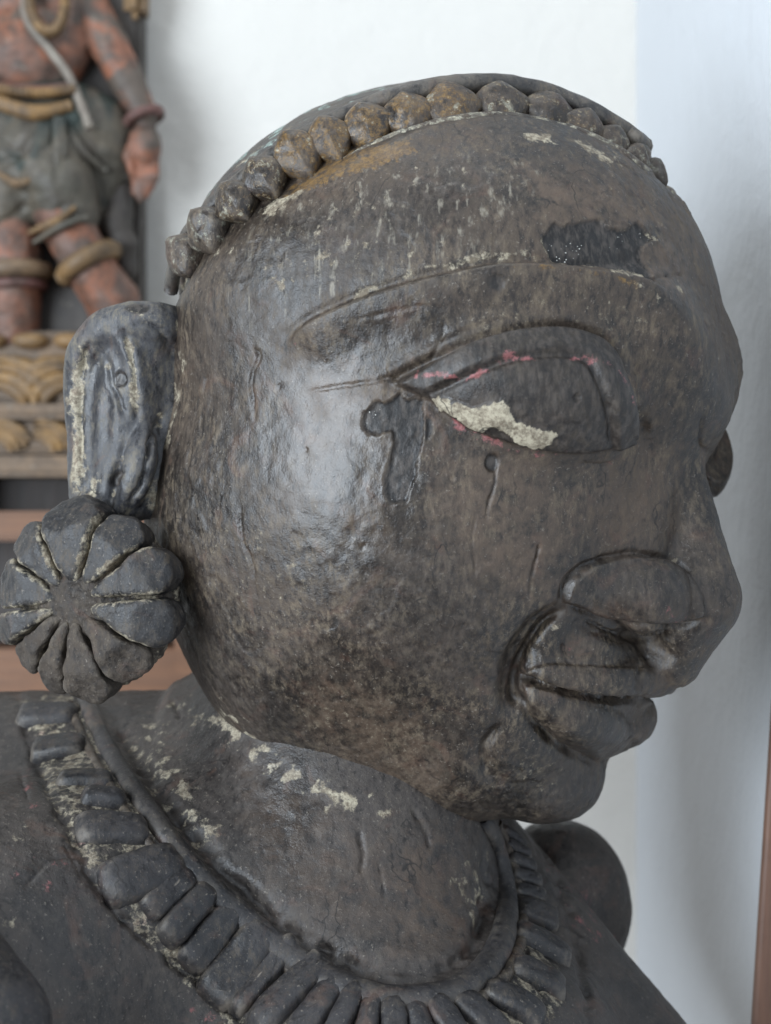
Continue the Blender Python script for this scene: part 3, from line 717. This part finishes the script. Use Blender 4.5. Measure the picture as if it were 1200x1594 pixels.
rt = np.gradient(spl(rail, 6), axis=0); rp = snap(HF0, spl(rail, 6), 6); rg = grad(HF0, rp, 12.); rd = np.cross(rt, rg); rd /= np.linalg.norm(rd, axis=1)[:, None]
if rd[len(rd)//2, 0] < 0: rd = -rd
EDGE = lacquer('band_edge', gold=.22, pale=.5, green=.42)
bp = snap(HF, snap(HF0, rp+rd*38, 8), 6); bgr = grad(HF0, bp, 12.)
ab = sstep(-40, -190, bp[:, :1]); band = tube('headband', head2uvw(lean(bp-bgr*(3+5*ab))), 10-3*ab[:, 0], EDGE, statue, 10, .75, nrm=bgr@HM)
af = sstep(-40, -190, rp[:, :1]); bp = snap(HF0, rp-rd*(45+6*af), 8); bgr = grad(HF0, bp, 12.)
tube('rim', head2uvw(lean(bp+bgr*(9-9*af))), 16-4*af[:, 0], LACQ_HAIR, band, 10, 1., nrm=bgr@HM)
for k, (q_, b) in enumerate(allb):
    g = grad(HF0, q_[None], 14.)[0]
    dn = rd[np.argmin(((rp-q_)**2).sum(1))]; dn = unit(dn-g*(dn@g))          # across the band, towards the face
    tl = .62; en = unit(g*math.cos(tl)+dn*math.sin(tl)); ex = unit(dn*math.cos(tl)-g*math.sin(tl)); c = head2uvw(q_-g*(6-12*sstep(-60, -220, q_[0]))+dn*5)
    v, q = dome(None, c, ex@HM, en@HM, b[3]*.58, b[2]*.61, 16 if b[4] != 'd' else 14, 1.32, .42, .45, k, pr=2.4, skirt=26, rough=1.6)
    v = head2uvw(lean(uvw2head(v)))
    o = mk('petal', v, q, {'g': PETAL_GOLD, 'k': PETAL_DULL, 'd': PETAL_DARK}[b[4]]); o.parent = band

# ---- neck, shoulders and chest
BH = 7.5
TF = build_torso(BH)
COLLAR = [(128, 1078), (150, 1130), (182, 1190), (222, 1250), (270, 1315), (330, 1385), (400, 1448), (470, 1500), (540, 1538), (610, 1556), (680, 1552), (735, 1528), (772, 1485), (788, 1430), (786, 1370), (770, 1310), (752, 1270)]
tv, tq = TF.mesh(); tv, tq = subdivide(tv, tq); tv = snap(TF, tv, 2); tn = grad(TF, tv, 6.)
tk = Skin(tv, tn)
tk.d = 2.4*noise(tv, 130, 1)+1.1*noise(tv, 48, 2)+.9*noise(tv, 18, 3)
inner = [(165, 1085), (190, 1135), (225, 1195), (275, 1265), (330, 1330), (390, 1395), (450, 1445), (520, 1490), (590, 1518), (660, 1518), (715, 1492), (748, 1450), (760, 1400), (755, 1340), (735, 1290)]
tk.line(inner, 13, -13, None, 1, 2)
outer = [(28, 1085), (60, 1190), (110, 1290), (160, 1390), (240, 1470), (330, 1545), (400, 1610)]
tk.line(outer, 9, -9, None, 1, 3)
tk.line([(830, 1300), (880, 1400), (905, 1500), (920, 1600)], 8, -8, None, 1, 3)
for L, w_, a in (([(200, 1110), (240, 1170), (280, 1240), (320, 1300)], 26, .62), ([(250, 1180), (290, 1250), (330, 1320)], 16, .7), ([(735, 1320), (748, 1390), (728, 1440)], 12, .65), ([(712, 1350), (722, 1400)], 10, .5), ([(230, 1060), (300, 1110), (360, 1160)], 10, .5), ([(300, 1080), (380, 1155), (450, 1205), (560, 1250), (640, 1268)], 13, .85),
                 ([(70, 1180), (110, 1270), (140, 1330)], 14, .5), ([(150, 1320), (200, 1410), (280, 1490), (330, 1550)], 12, .6), ([(0, 1320), (60, 1290)], 10, .5), ([(0, 1440), (40, 1430)], 8, .5), ([(150, 1260), (170, 1310)], 10, .5), ([(700, 1320), (690, 1280)], 8, .4)):
    tk.line(L, w_*1.5, 0, 'pale', a*1.05, 10, patch=20)
for L, w_, a in (([(32, 1090), (42, 1150)], 5, .9), ([(55, 1100), (62, 1150)], 10, .6), ([(110, 1260), (135, 1320)], 10, .7), ([(20, 1340), (110, 1380)], 40, .33), ([(200, 1420), (240, 1450)], 14, .7), ([(140, 1500), (160, 1520)], 12, .4), ([(30, 1200), (60, 1260)], 22, .35), ([(850, 1330), (920, 1440), (960, 1500)], 26, .38), ([(300, 1560), (340, 1594)], 22, .4)):
    tk.line(L, w_, 0, 'pink', a, 8, patch=30)
for L, w_, dpt in (([(560, 1290), (565, 1330), (560, 1360)], 4, -6), ([(640, 1260), (660, 1290), (668, 1320)], 3.5, -6), ([(590, 1340), (600, 1400)], 2.6, -3), ([(270, 1090), (280, 1120)], 4, -5), ([(100, 1310), (130, 1370)], 2.4, -3), ([(40, 1380), (80, 1340), (130, 1330)], 2.4, -2.5), ([(30, 1200), (45, 1250)], 2.6, -3), ([(800, 1440), (830, 1500), (850, 1570)], 3, -4)):
    tk.line(L, w_, dpt, None, 1, 1.6)
for P_, a in (([(380, 1200), (520, 1260), (620, 1330), (640, 1450), (520, 1450), (400, 1350)], .35), ([(600, 1300), (720, 1290), (720, 1460), (620, 1480)], .6)):
    tk.patch(P_, 0, 'worn', a, 40, 20)
rub(tk, (400, 1240), 180, 80, 40, .75); rub(tk, (60, 1420), 90, 140, 0, .5)
zone = [(30, 1090), (120, 1080), (200, 1220), (330, 1400), (470, 1510), (620, 1570), (740, 1545), (800, 1450), (785, 1300), (815, 1300), (860, 1450), (880, 1560), (800, 1640), (600, 1680), (400, 1640), (250, 1490), (150, 1370), (70, 1230)]
tk.patch(zone, 0, 'pale', .58, 10, 8); tk.patch(zone, 0, 'bare_dark', .7, 10, 8)  # pale specks; collar zone darkened under and between the plates
mk('torso', tk.apply(), tq, LACQ_BODY, statue, tk.m)
# ---- arm at the picture's edge
def arm_mesh():
    f = Field(U(-230, 1500, 300)-np.array([40, 420, 150]), U(60, 1440, 480)+np.array([60, 140, 170]), 8)
    f.path([U(-60, 1440, 330)*np.array([1, 1, 1]), U(-40, 1600, 420), U(-40, 1800, 430)], [40, 92, 96], ks=30); f.blur(1)
    return f.mesh()
av, aq = arm_mesh(); ak = 2.5*noise(av, 60, 1)+1.2*noise(av, 20, 2)
mk('arm', av+normals(av, aq)*ak[:, None], aq, LACQ_PLATE, statue)

# ---- collar: cord and carved plates
cp = cast(TF, spl(COLLAR, 6), 0); cg = grad(TF, cp, 10.)
necklace = bpy.data.objects.new('necklace', None); col.objects.link(necklace); necklace.parent = statue
necklace.parent = statue
from mathutils import Matrix
necklace.matrix_parent_inverse = Matrix.Translation(statue.location).inverted()
tube('cord', cp+cg*1, [14, 16, 18, 20, 22, 22, 21, 19, 16], LACQ_PLATE, necklace, 12, .75, 3, nrm=cg)
op = cast(TF, spl([(x, y) for x, y in [(108, 1095), (135, 1160), (172, 1225), (215, 1290), (270, 1355), (340, 1425), (420, 1487), (500, 1535), (570, 1565), (640, 1578), (710, 1570), (768, 1540), (802, 1490), (815, 1430), (806, 1370), (788, 1310), (776, 1280)]], 6), 0); og = grad(TF, op, 10.)
ridge = tube('rim', op+og*0, [7, 9, 10, 10, 9, 7], lacquer('collar_rim', pale=.16, rough=.5), necklace, 8, .8, 5, nrm=og)
PLATES = [(74, 1112, 96, 46, 4), (92, 1166, 88, 46, -4), (132, 1215, 84, 40, -14), (160, 1246, 62, 34, -18), (176, 1290, 90, 56, -24), (222, 1358, 100, 70, -34), (262, 1388, 78, 44, -40), (292, 1420, 96, 46, -44), (330, 1456, 110, 50, -48), (372, 1500, 132, 62, -56), (412, 1520, 120, 34, -62), (452, 1545, 122, 50, -66), (496, 1566, 110, 44, -72), (534, 1584, 100, 36, -76), (572, 1594, 90, 34, -82), (614, 1602, 84, 40, -90), (656, 1604, 84, 40, -96), (700, 1598, 90, 44, -104), (748, 1580, 100, 46, -122),
          (800, 1562, 110, 44, -146), (838, 1520, 96, 46, -166), (842, 1470, 86, 48, 174), (834, 1424, 66, 42, 176), (824, 1390, 54, 24, 178), (819, 1366, 50, 22, 178), (812, 1343, 46, 20, 178), (805, 1322, 42, 18, 178), (797, 1303, 38, 17, 178)]
ph = cast(TF, [(p[0], p[1]) for p in PLATES], 0); pg = grad(TF, ph, 20.)
for k, (x, y, ln, wd, an) in enumerate(PLATES):
    a = math.radians(an); sc = (DIST-ph[k, 2])/DIST
    e2 = np.array([math.cos(a), -math.sin(a), 0.]); g = pg[k]; e2 = e2-g*(e2@g); f_ = np.linalg.norm(e2); e2 /= f_
    v, q = dome(TF, ph[k], e2, g, ln*.5*sc/max(f_, .55), wd*.57*sc, (17+4*(k % 2)) if ln > 60 else 11, 4.6, .12, .12, 50+k, pr=6., rough=1.4)
    o = mk('plate', v, q, LACQ_PLATE); o.parent = necklace

# ---- ear
ef = build_ear(3.0); ev, eq = ef.mesh(); en_ = normals(ev, eq)
ek = Skin(ev, en_); ek.d = 1.6*noise(ev, 34, 1)+1.0*noise(ev, 13, 2)
for L, w_, a in ( ([(165, 560), (172, 600)], 7, .6), ([(245, 640), (250, 670)], 9, .8), ([(150, 740), (145, 780)], 9, .8), ([(235, 750), (240, 790), (225, 790)], 12, .7), ([(180, 490), (240, 492), (275, 505)], 6, .6), ([(270, 470), (280, 520)], 8, .6)):
    ek.line(L, w_, 0, 'pale', a, 3.5, patch=24)
for L, w_, dp in (([(190, 512), (207, 560), (213, 615), (213, 655)], 5, -7), ([(236, 680), (226, 735), (200, 792)], 5, -8), ([(196, 690), (180, 740), (172, 790)], 5, -7), ([(140, 530), (126, 580), (124, 660), (130, 770)], 5, -6), ([(165, 555), (178, 605), (196, 650)], 5, -5), ([(215, 500), (250, 515), (272, 560)], 5, -5), ([(255, 640), (232, 700)], 5, -5)):
    ek.line(L, w_, dp*1.15, None, 1, 2.5); ek.line(L, 4, 0, 'pale', .55, 3, patch=26)
for L, w_, a in (([(138, 530), (122, 580), (117, 640), (123, 700), (120, 785)], 11, 1.05), ([(190, 512), (205, 560), (210, 610), (213, 650)], 7, .95), ([(150, 740), (142, 790)], 12, .8), ([(240, 740), (235, 800)], 14, .75), ([(272, 480), (284, 560), (272, 660)], 8, .6)):
    ek.line(L, w_, 0, 'pale', a, 3)
ek.line([(128, 540), (116, 600), (116, 680), (122, 740)], 5, 0, 'pink', .7, 3, patch=18); ek.line([(135, 785), (150, 782)], 6, 0, 'pink', .9)
rub(ek, (165, 560), 40, 50, 0, .6); rub(ek, (225, 720), 24, 60, 10, .5)
ek.blob((187, 590), 10, -5, 'bare_dark', 1, 1.5, .8); ek.blob((180, 745), 16, -4, 'bare_dark', 1, 2, 2., 120); ek.blob((215, 480), 20, -2, 'bare_dark', 1, 2, 2.5); ek.blob((168, 785), 8, -5, 'bare_dark', 1, 2)
mk('ear', ek.apply(), eq, LACQ_EAR, statue, ek.m)

# ---- flower earring hanging from the lobe
CE = U(112, 938, 95); nE = unit((-.34, .02, .94)); xE = unit(np.cross((0, 1, 0), nE)); yE = np.cross(nE, xE)
ear_ornament = bpy.data.objects.new('ear_ornament', None); col.objects.link(ear_ornament); ear_ornament.parent = statue
ear_ornament.matrix_parent_inverse = Matrix.Translation(statue.location).inverted()
def at(r, a, z): return CE+xE*r*math.cos(math.radians(a))+yE*r*math.sin(math.radians(a))+nE*z
fE = np.stack([xE, yE, nE])
f = Field(CE-170, CE+170, 3.0)
f.ell(CE-nE*76, (134, 134, 66), rot=fE); f.ell(CE-nE*22, (58, 54, 24), k=20, rot=fE)
fv, fq = f.mesh(); fnm = normals(fv, fq); fv = fv+fnm*(4*noise(fv, 40, 1)+3.5*noise(fv, 14, 2)+2*noise(fv, 7, 3))[:, None]
oc = mk('centre', fv, fq, ROUGH_WOOD, None, {'pale': (.5*sstep(50, 75, np.hypot((fv-CE)@xE, (fv-CE)@yE))).astype(np.float32)}); oc.parent = ear_ornament; oc['label'] = 'rough broken brown centre'
CUTS = [150, 119, 73, 39, 5, -30, -65, -100, -125, -149, -173]
for k in range(len(CUTS)):
    a0, a1 = CUTS[k], CUTS[(k+1) % len(CUTS)]
    if a1 > a0: a1 -= 360
    am = (a0+a1)/2; wd = math.radians(a0-a1)/2; low = math.sin(math.radians(am)) < -.25 and math.cos(math.radians(am)) > -.75
    dirv = unit(at(1, am, 0)-CE); tn_ = np.cross(nE, dirv); rad = 148*(1+.05*math.sin(k*2.3))*(.93 if low else 1.)
    f = Field(CE-205, CE+205, 4.0)
    f.ell(at(84, am, -26), (66, 90*math.sin(wd)+28, 42), rot=np.stack([dirv, tn_, nE]))
    f.ell(at(rad-44, am, -46), (52, 120*math.sin(wd)+8, 64), k=22, rot=np.stack([dirv, tn_, nE]))
    gap = 3.4 if not low else 2.4
    for a_, sg in ((a0, 1), (a1, -1)):
        ed = at(1, a_, 0)-CE; nn = np.cross(nE, unit(ed))*sg; f.half(nn, nn@CE-gap, k=11)
    f.half(nE, nE@(CE+nE*(6+3*math.sin(k*1.7))), k=8); cn_ = unit(dirv*.62+nE*.78); f.half(cn_, cn_@at(rad*.86, am, -8), k=8)
    f.blur(1)
    v, q = f.mesh(); n_ = normals(v, q)
    v = v+n_*((5.5 if low else 3.2)*noise(v+k*70, 30, k)+1.5*noise(v, 11, k+1))[:, None]
    mp = 0
    for a_, sg in ((a0, 1), (a1, -1)):
        ed = unit(at(1, a_, 0)-CE); nn = np.cross(nE, ed)*sg; mp = np.maximum(mp, np.exp(-(((v-CE)@nn+gap)/7.)**2)*((v-CE)@ed > 0))
    o = mk('petal', v, q, LACQ_FLOWER if not low else ROUGH_WOOD, None, {'pale': (.72*mp*(.3 if low else 1)*sstep(-60, -10, (v-CE)@nE)).astype(np.float32)}); o.parent = ear_ornament

# =====================================================================
# background things: painted relief panel on a wooden cabinet, door post
# =====================================================================
PW = -1590.; K = (DIST-PW)/DIST
def painted(name, a, b, grime=.5, c2=None):
    t = NT(name); n = t.noise(34, 5, .65, dist=.8); c = t.mix(t.ramp(n, .38, .62), a, b)
    if c2: c = t.mix(t.ramp(t.noise(22, 4, .6, dist=1.), .52, .62), c, c2)
    c = t.mix(t.math('MULTIPLY', t.ramp(t.noise(60, 5, .7), .42, .66), grime), c, (.045, .036, .030))
    c = t.mix(t.math('MULTIPLY', t.ramp(t.noise(140, 4, .7), .60, .72), .4), c, (.30, .27, .22))
    return t.done(c, .55, t.bump(t.noise(110, 4, .7), .35, .002), spec=.4)
P_BOARD = painted('panel_backboard', (.040, .034, .030), (.06, .05, .042), .4)
P_SKIN = painted('figure_orange_paint', (.26, .105, .06), (.15, .09, .068), .7, (.10, .078, .062))
P_CLOTH = painted('figure_green_cloth', (.075, .068, .053), (.11, .092, .068), .5, (.030, .042, .036))
P_GOLD = painted('figure_ochre_trim', (.24, .14, .055), (.16, .10, .05), .6)
P_RED = painted('figure_dull_red_band', (.17, .07, .06), (.11, .06, .05), .4)
P_LEAF = painted('carved_leaf_ochre', (.30, .175, .065), (.20, .13, .07), .6)
P_WOOD = painted('panel_base_wood', (.20, .13, .075), (.14, .095, .06), .5)
def Q(x, y, dw=0.): return U(x, y, PW+dw)
panel = empty('carved_relief_panel', tuple(WP(90, 742, PW)), 'painted wooden relief panel of a standing figure with orange arms, on brown ledge at left', 'relief panel')
def fld(x0, y0, x1, y1, w0, w1, h):
    a = Q(x0, y1, w0); b = Q(x1, y0, w0); c = Q(x0, y1, w1); d = Q(x1, y0, w1); P = np.stack([a, b, c, d]); return Field(P.min(0), P.max(0), h)
def fin(name, f, mat, amp=1., parent=panel):
    f.blur(1); v, q = f.mesh(); n = normals(v, q); v = v+n*(amp*(2.5*noise(v, 40, 1)+1.4*noise(v, 16, 2)))[:, None]
    return mk(name, v, q, mat, parent if parent.type == 'EMPTY' else None)
xa, ya, za = WP(-140, 620, PW-20); xb, yb2, zb = WP(218, -110, PW-20)
box('backboard', (xa, ya+.0, za), (xb, ya+.032, zb), P_BOARD, panel, .003)
# bare trunk
f = fld(-80, -110, 190, 190, -90, 150, 7)
f.ell(Q(45, 85, 10), (92*K, 74*K, 62*K)); f.ell(Q(40, -40, 0), (110*K, 90*K, 60*K), k=40); f.ell(Q(110, 20, -10), (60*K, 90*K, 50*K), k=40)
fin('trunk', f, P_SKIN)
# hanging arm and hand with fingers
f = fld(110, -60, 275, 340, -80, 150, 5)
f.path([Q(135, 10, 10), Q(172, 75, 25), Q(200, 130, 30), Q(226, 182, 35)], [34*K, 30*K, 27*K, 20*K])
f.ell(Q(226, 228, 35), (25*K, 36*K, 24*K), k=14)
for dx, ln in ((-14, 300), (-4, 312), (7, 306), (16, 292)): f.path([Q(226+dx*.8, 240, 38), Q(224+dx, 275, 42), Q(222+dx*.8, ln, 32)], [9*K, 8*K, 6*K], k=5)
f.path([Q(210, 210, 45), Q(200, 245, 55), Q(205, 268, 55)], [9*K, 9*K, 6*K], k=6)
fin('arm', f, P_SKIN, .7)
def ring(name, c, ax, r, t, mat, n=18, sq=1.):
    ax = unit(ax); a = unit(np.cross(ax, (.2, .3, 1))); b = np.cross(ax, a); th = np.linspace(0, 2*math.pi, n+1)
    return tube(name, c+r*(np.cos(th)[:, None]*a+sq*np.sin(th)[:, None]*b), t, mat, panel, 8, 1., 3)
ring('wristband', Q(224, 184, 36), (.35, -.9, .1), 27*K, 8*K, P_RED)
# cloth
f = fld(-130, 100, 235, 420, -100, 190, 6)
f.ell(Q(60, 215, 10), (150*K, 92*K, 70*K)); f.ell(Q(20, 280, 30), (90*K, 90*K, 60*K), k=30)
f.path([Q(60, 235, 40), Q(92, 290, 66), Q(108, 335, 66)], [66*K, 58*K, 46*K], k=24)
f.path([Q(10, 270, 30), Q(5, 340, 40), Q(15, 385, 40)], [60*K, 50*K, 40*K], k=24)
f.path([Q(150, 190, 5), Q(170, 260, -5), Q(150, 330, -10)], [40*K, 36*K, 24*K], k=30)
for L in ([(95, 185), (85, 215), (60, 245)], [(92, 190), (88, 280)], [(108, 190), (140, 240), (160, 300)], [(60, 200), (30, 240), (-10, 260)], [(50, 290), (30, 330), (-5, 350)], [(100, 320), (70, 350), (50, 362)], [(120, 195), (160, 230)], [(20, 300), (60, 300)]):
    pc = cast(f, spl(L, 4), 0); f.path(pc, [4*K, 6*K, 4*K], k=10, mode='cut')
fin('cloth', f, P_CLOTH)
f = fld(74, 170, 116, 305, 40, 240, 6)
f.path([Q(88, 185, 134), Q(90, 240, 140), Q(86, 285, 140)], [7*K, 9*K, 6*K]); f.path([Q(97, 185, 132), Q(101, 240, 138), Q(96, 275, 136)], [6*K, 7*K, 4*K])
fin('sash_end', f, P_CLOTH, .6)
for k, L in enumerate(([(-10, 215, 126), (30, 240, 140), (62, 232, 138)], [(-15, 262, 128), (25, 285, 142), (60, 275, 138)], [(105, 195, 116), (130, 235, 104), (165, 265, 70)], [(118, 188, 78), (150, 215, 66), (180, 235, 40)], [(45, 362, 120), (85, 345, 150), (118, 322, 146)], [(52, 378, 116), (95, 352, 150), (135, 338, 140)])):
    tube('fold', spl([Q(*p) for p in L], 5), [4*K, 7*K, 4*K], P_GOLD if k in (1, 4) else P_CLOTH, panel, 8, 1., k)
# belt of beads, gold hem
bt = spl([Q(-40, 128, 106), Q(10, 138, 124), Q(60, 142, 124), Q(112, 136, 101)], 6); tube('belt', bt, 9*K, P_RED, panel, 8)
for k, b in enumerate(spl([Q(-10, 136, 148), Q(30, 142, 152), Q(70, 143, 150), Q(112, 138, 128)], 5)):
    v, q = dome(None, b, np.array([0, 1., 0]), np.array([0, 0, 1.]), 8*K, 5*K, 9, 2.2, seed=k, seg=10, rings=4, skirt=10); mk('bead', v, q, P_GOLD, panel)
tube('hem', spl([Q(-60, 140, 112), Q(0, 160, 138), Q(55, 176, 140), Q(110, 164, 114)], 6), [9*K, 12*K, 13*K, 9*K], P_GOLD, panel, 8)
tube('strap', spl([Q(38, -20, 114), Q(42, 30, 120), Q(75, 75, 116), Q(105, 115, 110), Q(125, 160, 114), Q(140, 200, 122)], 6), 7*K, painted('pale_strap', (.26, .23, .19), (.20, .17, .14), .4), panel, 8)
for k, b in enumerate(spl([Q(44, -30, 128), Q(46, 10, 132), Q(62, 42, 130), Q(84, 46, 128), Q(98, 20, 124), Q(100, -30, 120)], 4)):
    v, q = dome(None, b, np.array([0, 1., 0]), np.array([0, 0, 1.]), 9*K, 8*K, 13, 2., seed=k, seg=10, rings=4, skirt=12); mk('bead', v, q, P_GOLD, panel)
# legs
f = fld(70, 340, 230, 560, -100, 170, 6)
f.path([Q(96, 330, 66), Q(122, 385, 66), Q(146, 425, 52), Q(176, 470, 26), Q(182, 560, 5)], [44*K, 38*K, 38*K, 42*K, 30*K])
fin('leg', f, P_SKIN)
f = fld(-60, 340, 110, 580, -100, 170, 6)
f.path([Q(18, 370, 45), Q(24, 420, 45), Q(20, 470, 25), Q(24, 560, 5)], [44*K, 40*K, 42*K, 34*K])
fin('leg', f, P_SKIN)
ring('anklet', Q(138, 410, 58), (.5, -.85, 0), 42*K, 15*K, P_GOLD); ring('anklet', Q(22, 424, 42), (.05, -1, 0), 47*K, 14*K, P_WOOD); ring('anklet', Q(22, 446, 38), (.05, -1, 0), 44*K, 8*K, P_RED)
# far drapery beside the board edge
f = fld(130, 300, 225, 480, -120, 90, 6)
f.path([Q(190, 300, -10), Q(180, 350, -5), Q(198, 420, -10)], [20*K, 26*K, 18*K]); f.ell(Q(192, 380, 0), (24*K, 26*K, 22*K), k=12)
fin('scarf', f, P_BOARD)
x0, y0, z0 = WP(190, 25, PW+10); x1, _, z1 = WP(224, -60, PW+10)
box('corner_ornament', (x0, y0, z0), (x1, y0+.03, z1), P_GOLD, panel, .006)
# stepped base with leaf carving
def pbox(name, xa, ya, xb, yb_, w, depth, mat, bev=.004):
    p = WP(xa, yb_, w); q = WP(xb, ya, w); return box(name, (p[0], p[1], p[2]), (q[0], p[1]+depth, q[2]), mat, panel, bev)
pbox('base_block', -150, 515, 226, 628, PW+70, .05, P_WOOD)
pbox('base_moulding', -150, 628, 236, 652, PW+110, .06, P_WOOD)
pbox('base_frieze', -150, 655, 230, 706, PW+80, .05, P_WOOD)
pbox('base_board', -150, 709, 240, 742, PW+115, .06, P_WOOD)
def leaf(x, y, s, flip, w, k):
    for j, (r, a0, a1) in enumerate(((70, 100, 5), (52, 105, 0), (36, 110, -8), (84, 96, 18))):
        th = np.radians(np.linspace(a0, a1, 9)); P_ = [Q(x+flip*s*(r*math.cos(t)*1.05-10), y-s*(r*.85*math.sin(t)-52), w+6-j) for t in th]
        tube('leaf', np.array(P_), [3*K, 9*K*s, 12*K*s, 11*K*s, 4*K], P_LEAF if j % 2 else P_GOLD, panel, 8, .8, k+j)
leaf(10, 578, 1.0, 1, PW*0+70, 1); leaf(96, 578, 1.0, -1, 70, 5); leaf(-80, 578, 1., 1, 70, 9); leaf(190, 580, .9, -1, 70, 13)
leaf(0, 668, .62, 1, 82, 21); leaf(66, 668, .62, 1, 82, 25); leaf(-60, 668, .62, 1, 82, 29); leaf(135, 668, .6, 1, 82, 33); leaf(196, 668, .6, 1, 82, 37)
for k, x in enumerate((-20, 45, 110, 175)):
    v, q = dome(None, Q(x, 530, 92), np.array([1., 0, 0]), np.array([0, 0, 1.]), 26*K, 12*K, 20, 2.4, seed=k, seg=16, rings=5); mk('lotus_lobe', v, q, P_GOLD, panel)

# cabinet under the panel
C_WOOD = wood('brown_cabinet_wood', (.19, .088, .042), (.14, .065, .032), (3, 30, 30)); C_DARK = wood('dark_wood_gap_shade', (.030, .022, .018), (.045, .03, .024))  # dark post wood; on back panel and blocks it paints the gaps' shade
cab = empty('wooden_cabinet', (-.35, .36, 0), 'brown wooden cabinet with dark open gaps, behind the statue at left', 'cabinet')
def cbox(name, xa, ya, xb, yb_, w, depth, mat): 
    p = WP(xa, yb_, w); q = WP(xb, ya, w); return box(name, (p[0], p[1], p[2]), (q[0], p[1]+depth, q[2]), mat, cab, .002)
cbox('ledge', -260, 796, 330, 842, PW+150, .08, C_WOOD)
cbox('back_panel', -260, 742, 330, 1500, PW-120, .01, C_DARK)
cbox('support_block', -200, 743, -60, 795, PW+60, .05, C_DARK); cbox('support_block', 150, 743, 240, 795, PW-60, .02, C_DARK)
cbox('rail', -260, 1010, 330, 1130, PW+120, .05, C_WOOD)
cbox('post', 124, 843, 163, 1330, PW+135, .05, C_DARK); cbox('post', -240, 843, -170, 1330, PW+130, .05, C_WOOD); cbox('post', 270, 843, 330, 1330, PW+130, .05, C_WOOD)
# plank leaning at the right edge
pt = WP(1200, 1150, -250); pb = WP(1170, 1625, -250); dx = (pb[0]-pt[0])/(pb[2]-pt[2]); zt = pt[2]+.02
def edge_x(z): return pt[0]+dx*(z-pt[2])
V = []
for z in (0.0, zt):
    for (ox, oy) in ((0, 0), (.035, 0), (.035, .006), (0, .006)): V.append((edge_x(z)+ox, pt[1]+oy, z))
plank = mk('wooden_plank', np.array(V), [(0, 3, 2, 1), (4, 5, 6, 7), (0, 1, 5, 4), (1, 2, 6, 5), (2, 3, 7, 6), (3, 0, 4, 7)], wood('plank_wood', (.17, .092, .062), (.125, .07, .05), (30, 30, 3)), None, smooth=False, world_space=True)
bv = plank.modifiers.new('edge', 'BEVEL'); bv.width = .002; bv.segments = 2
tag(plank, 'brown wooden plank leaning upright at the lower right edge of the picture', 'plank')
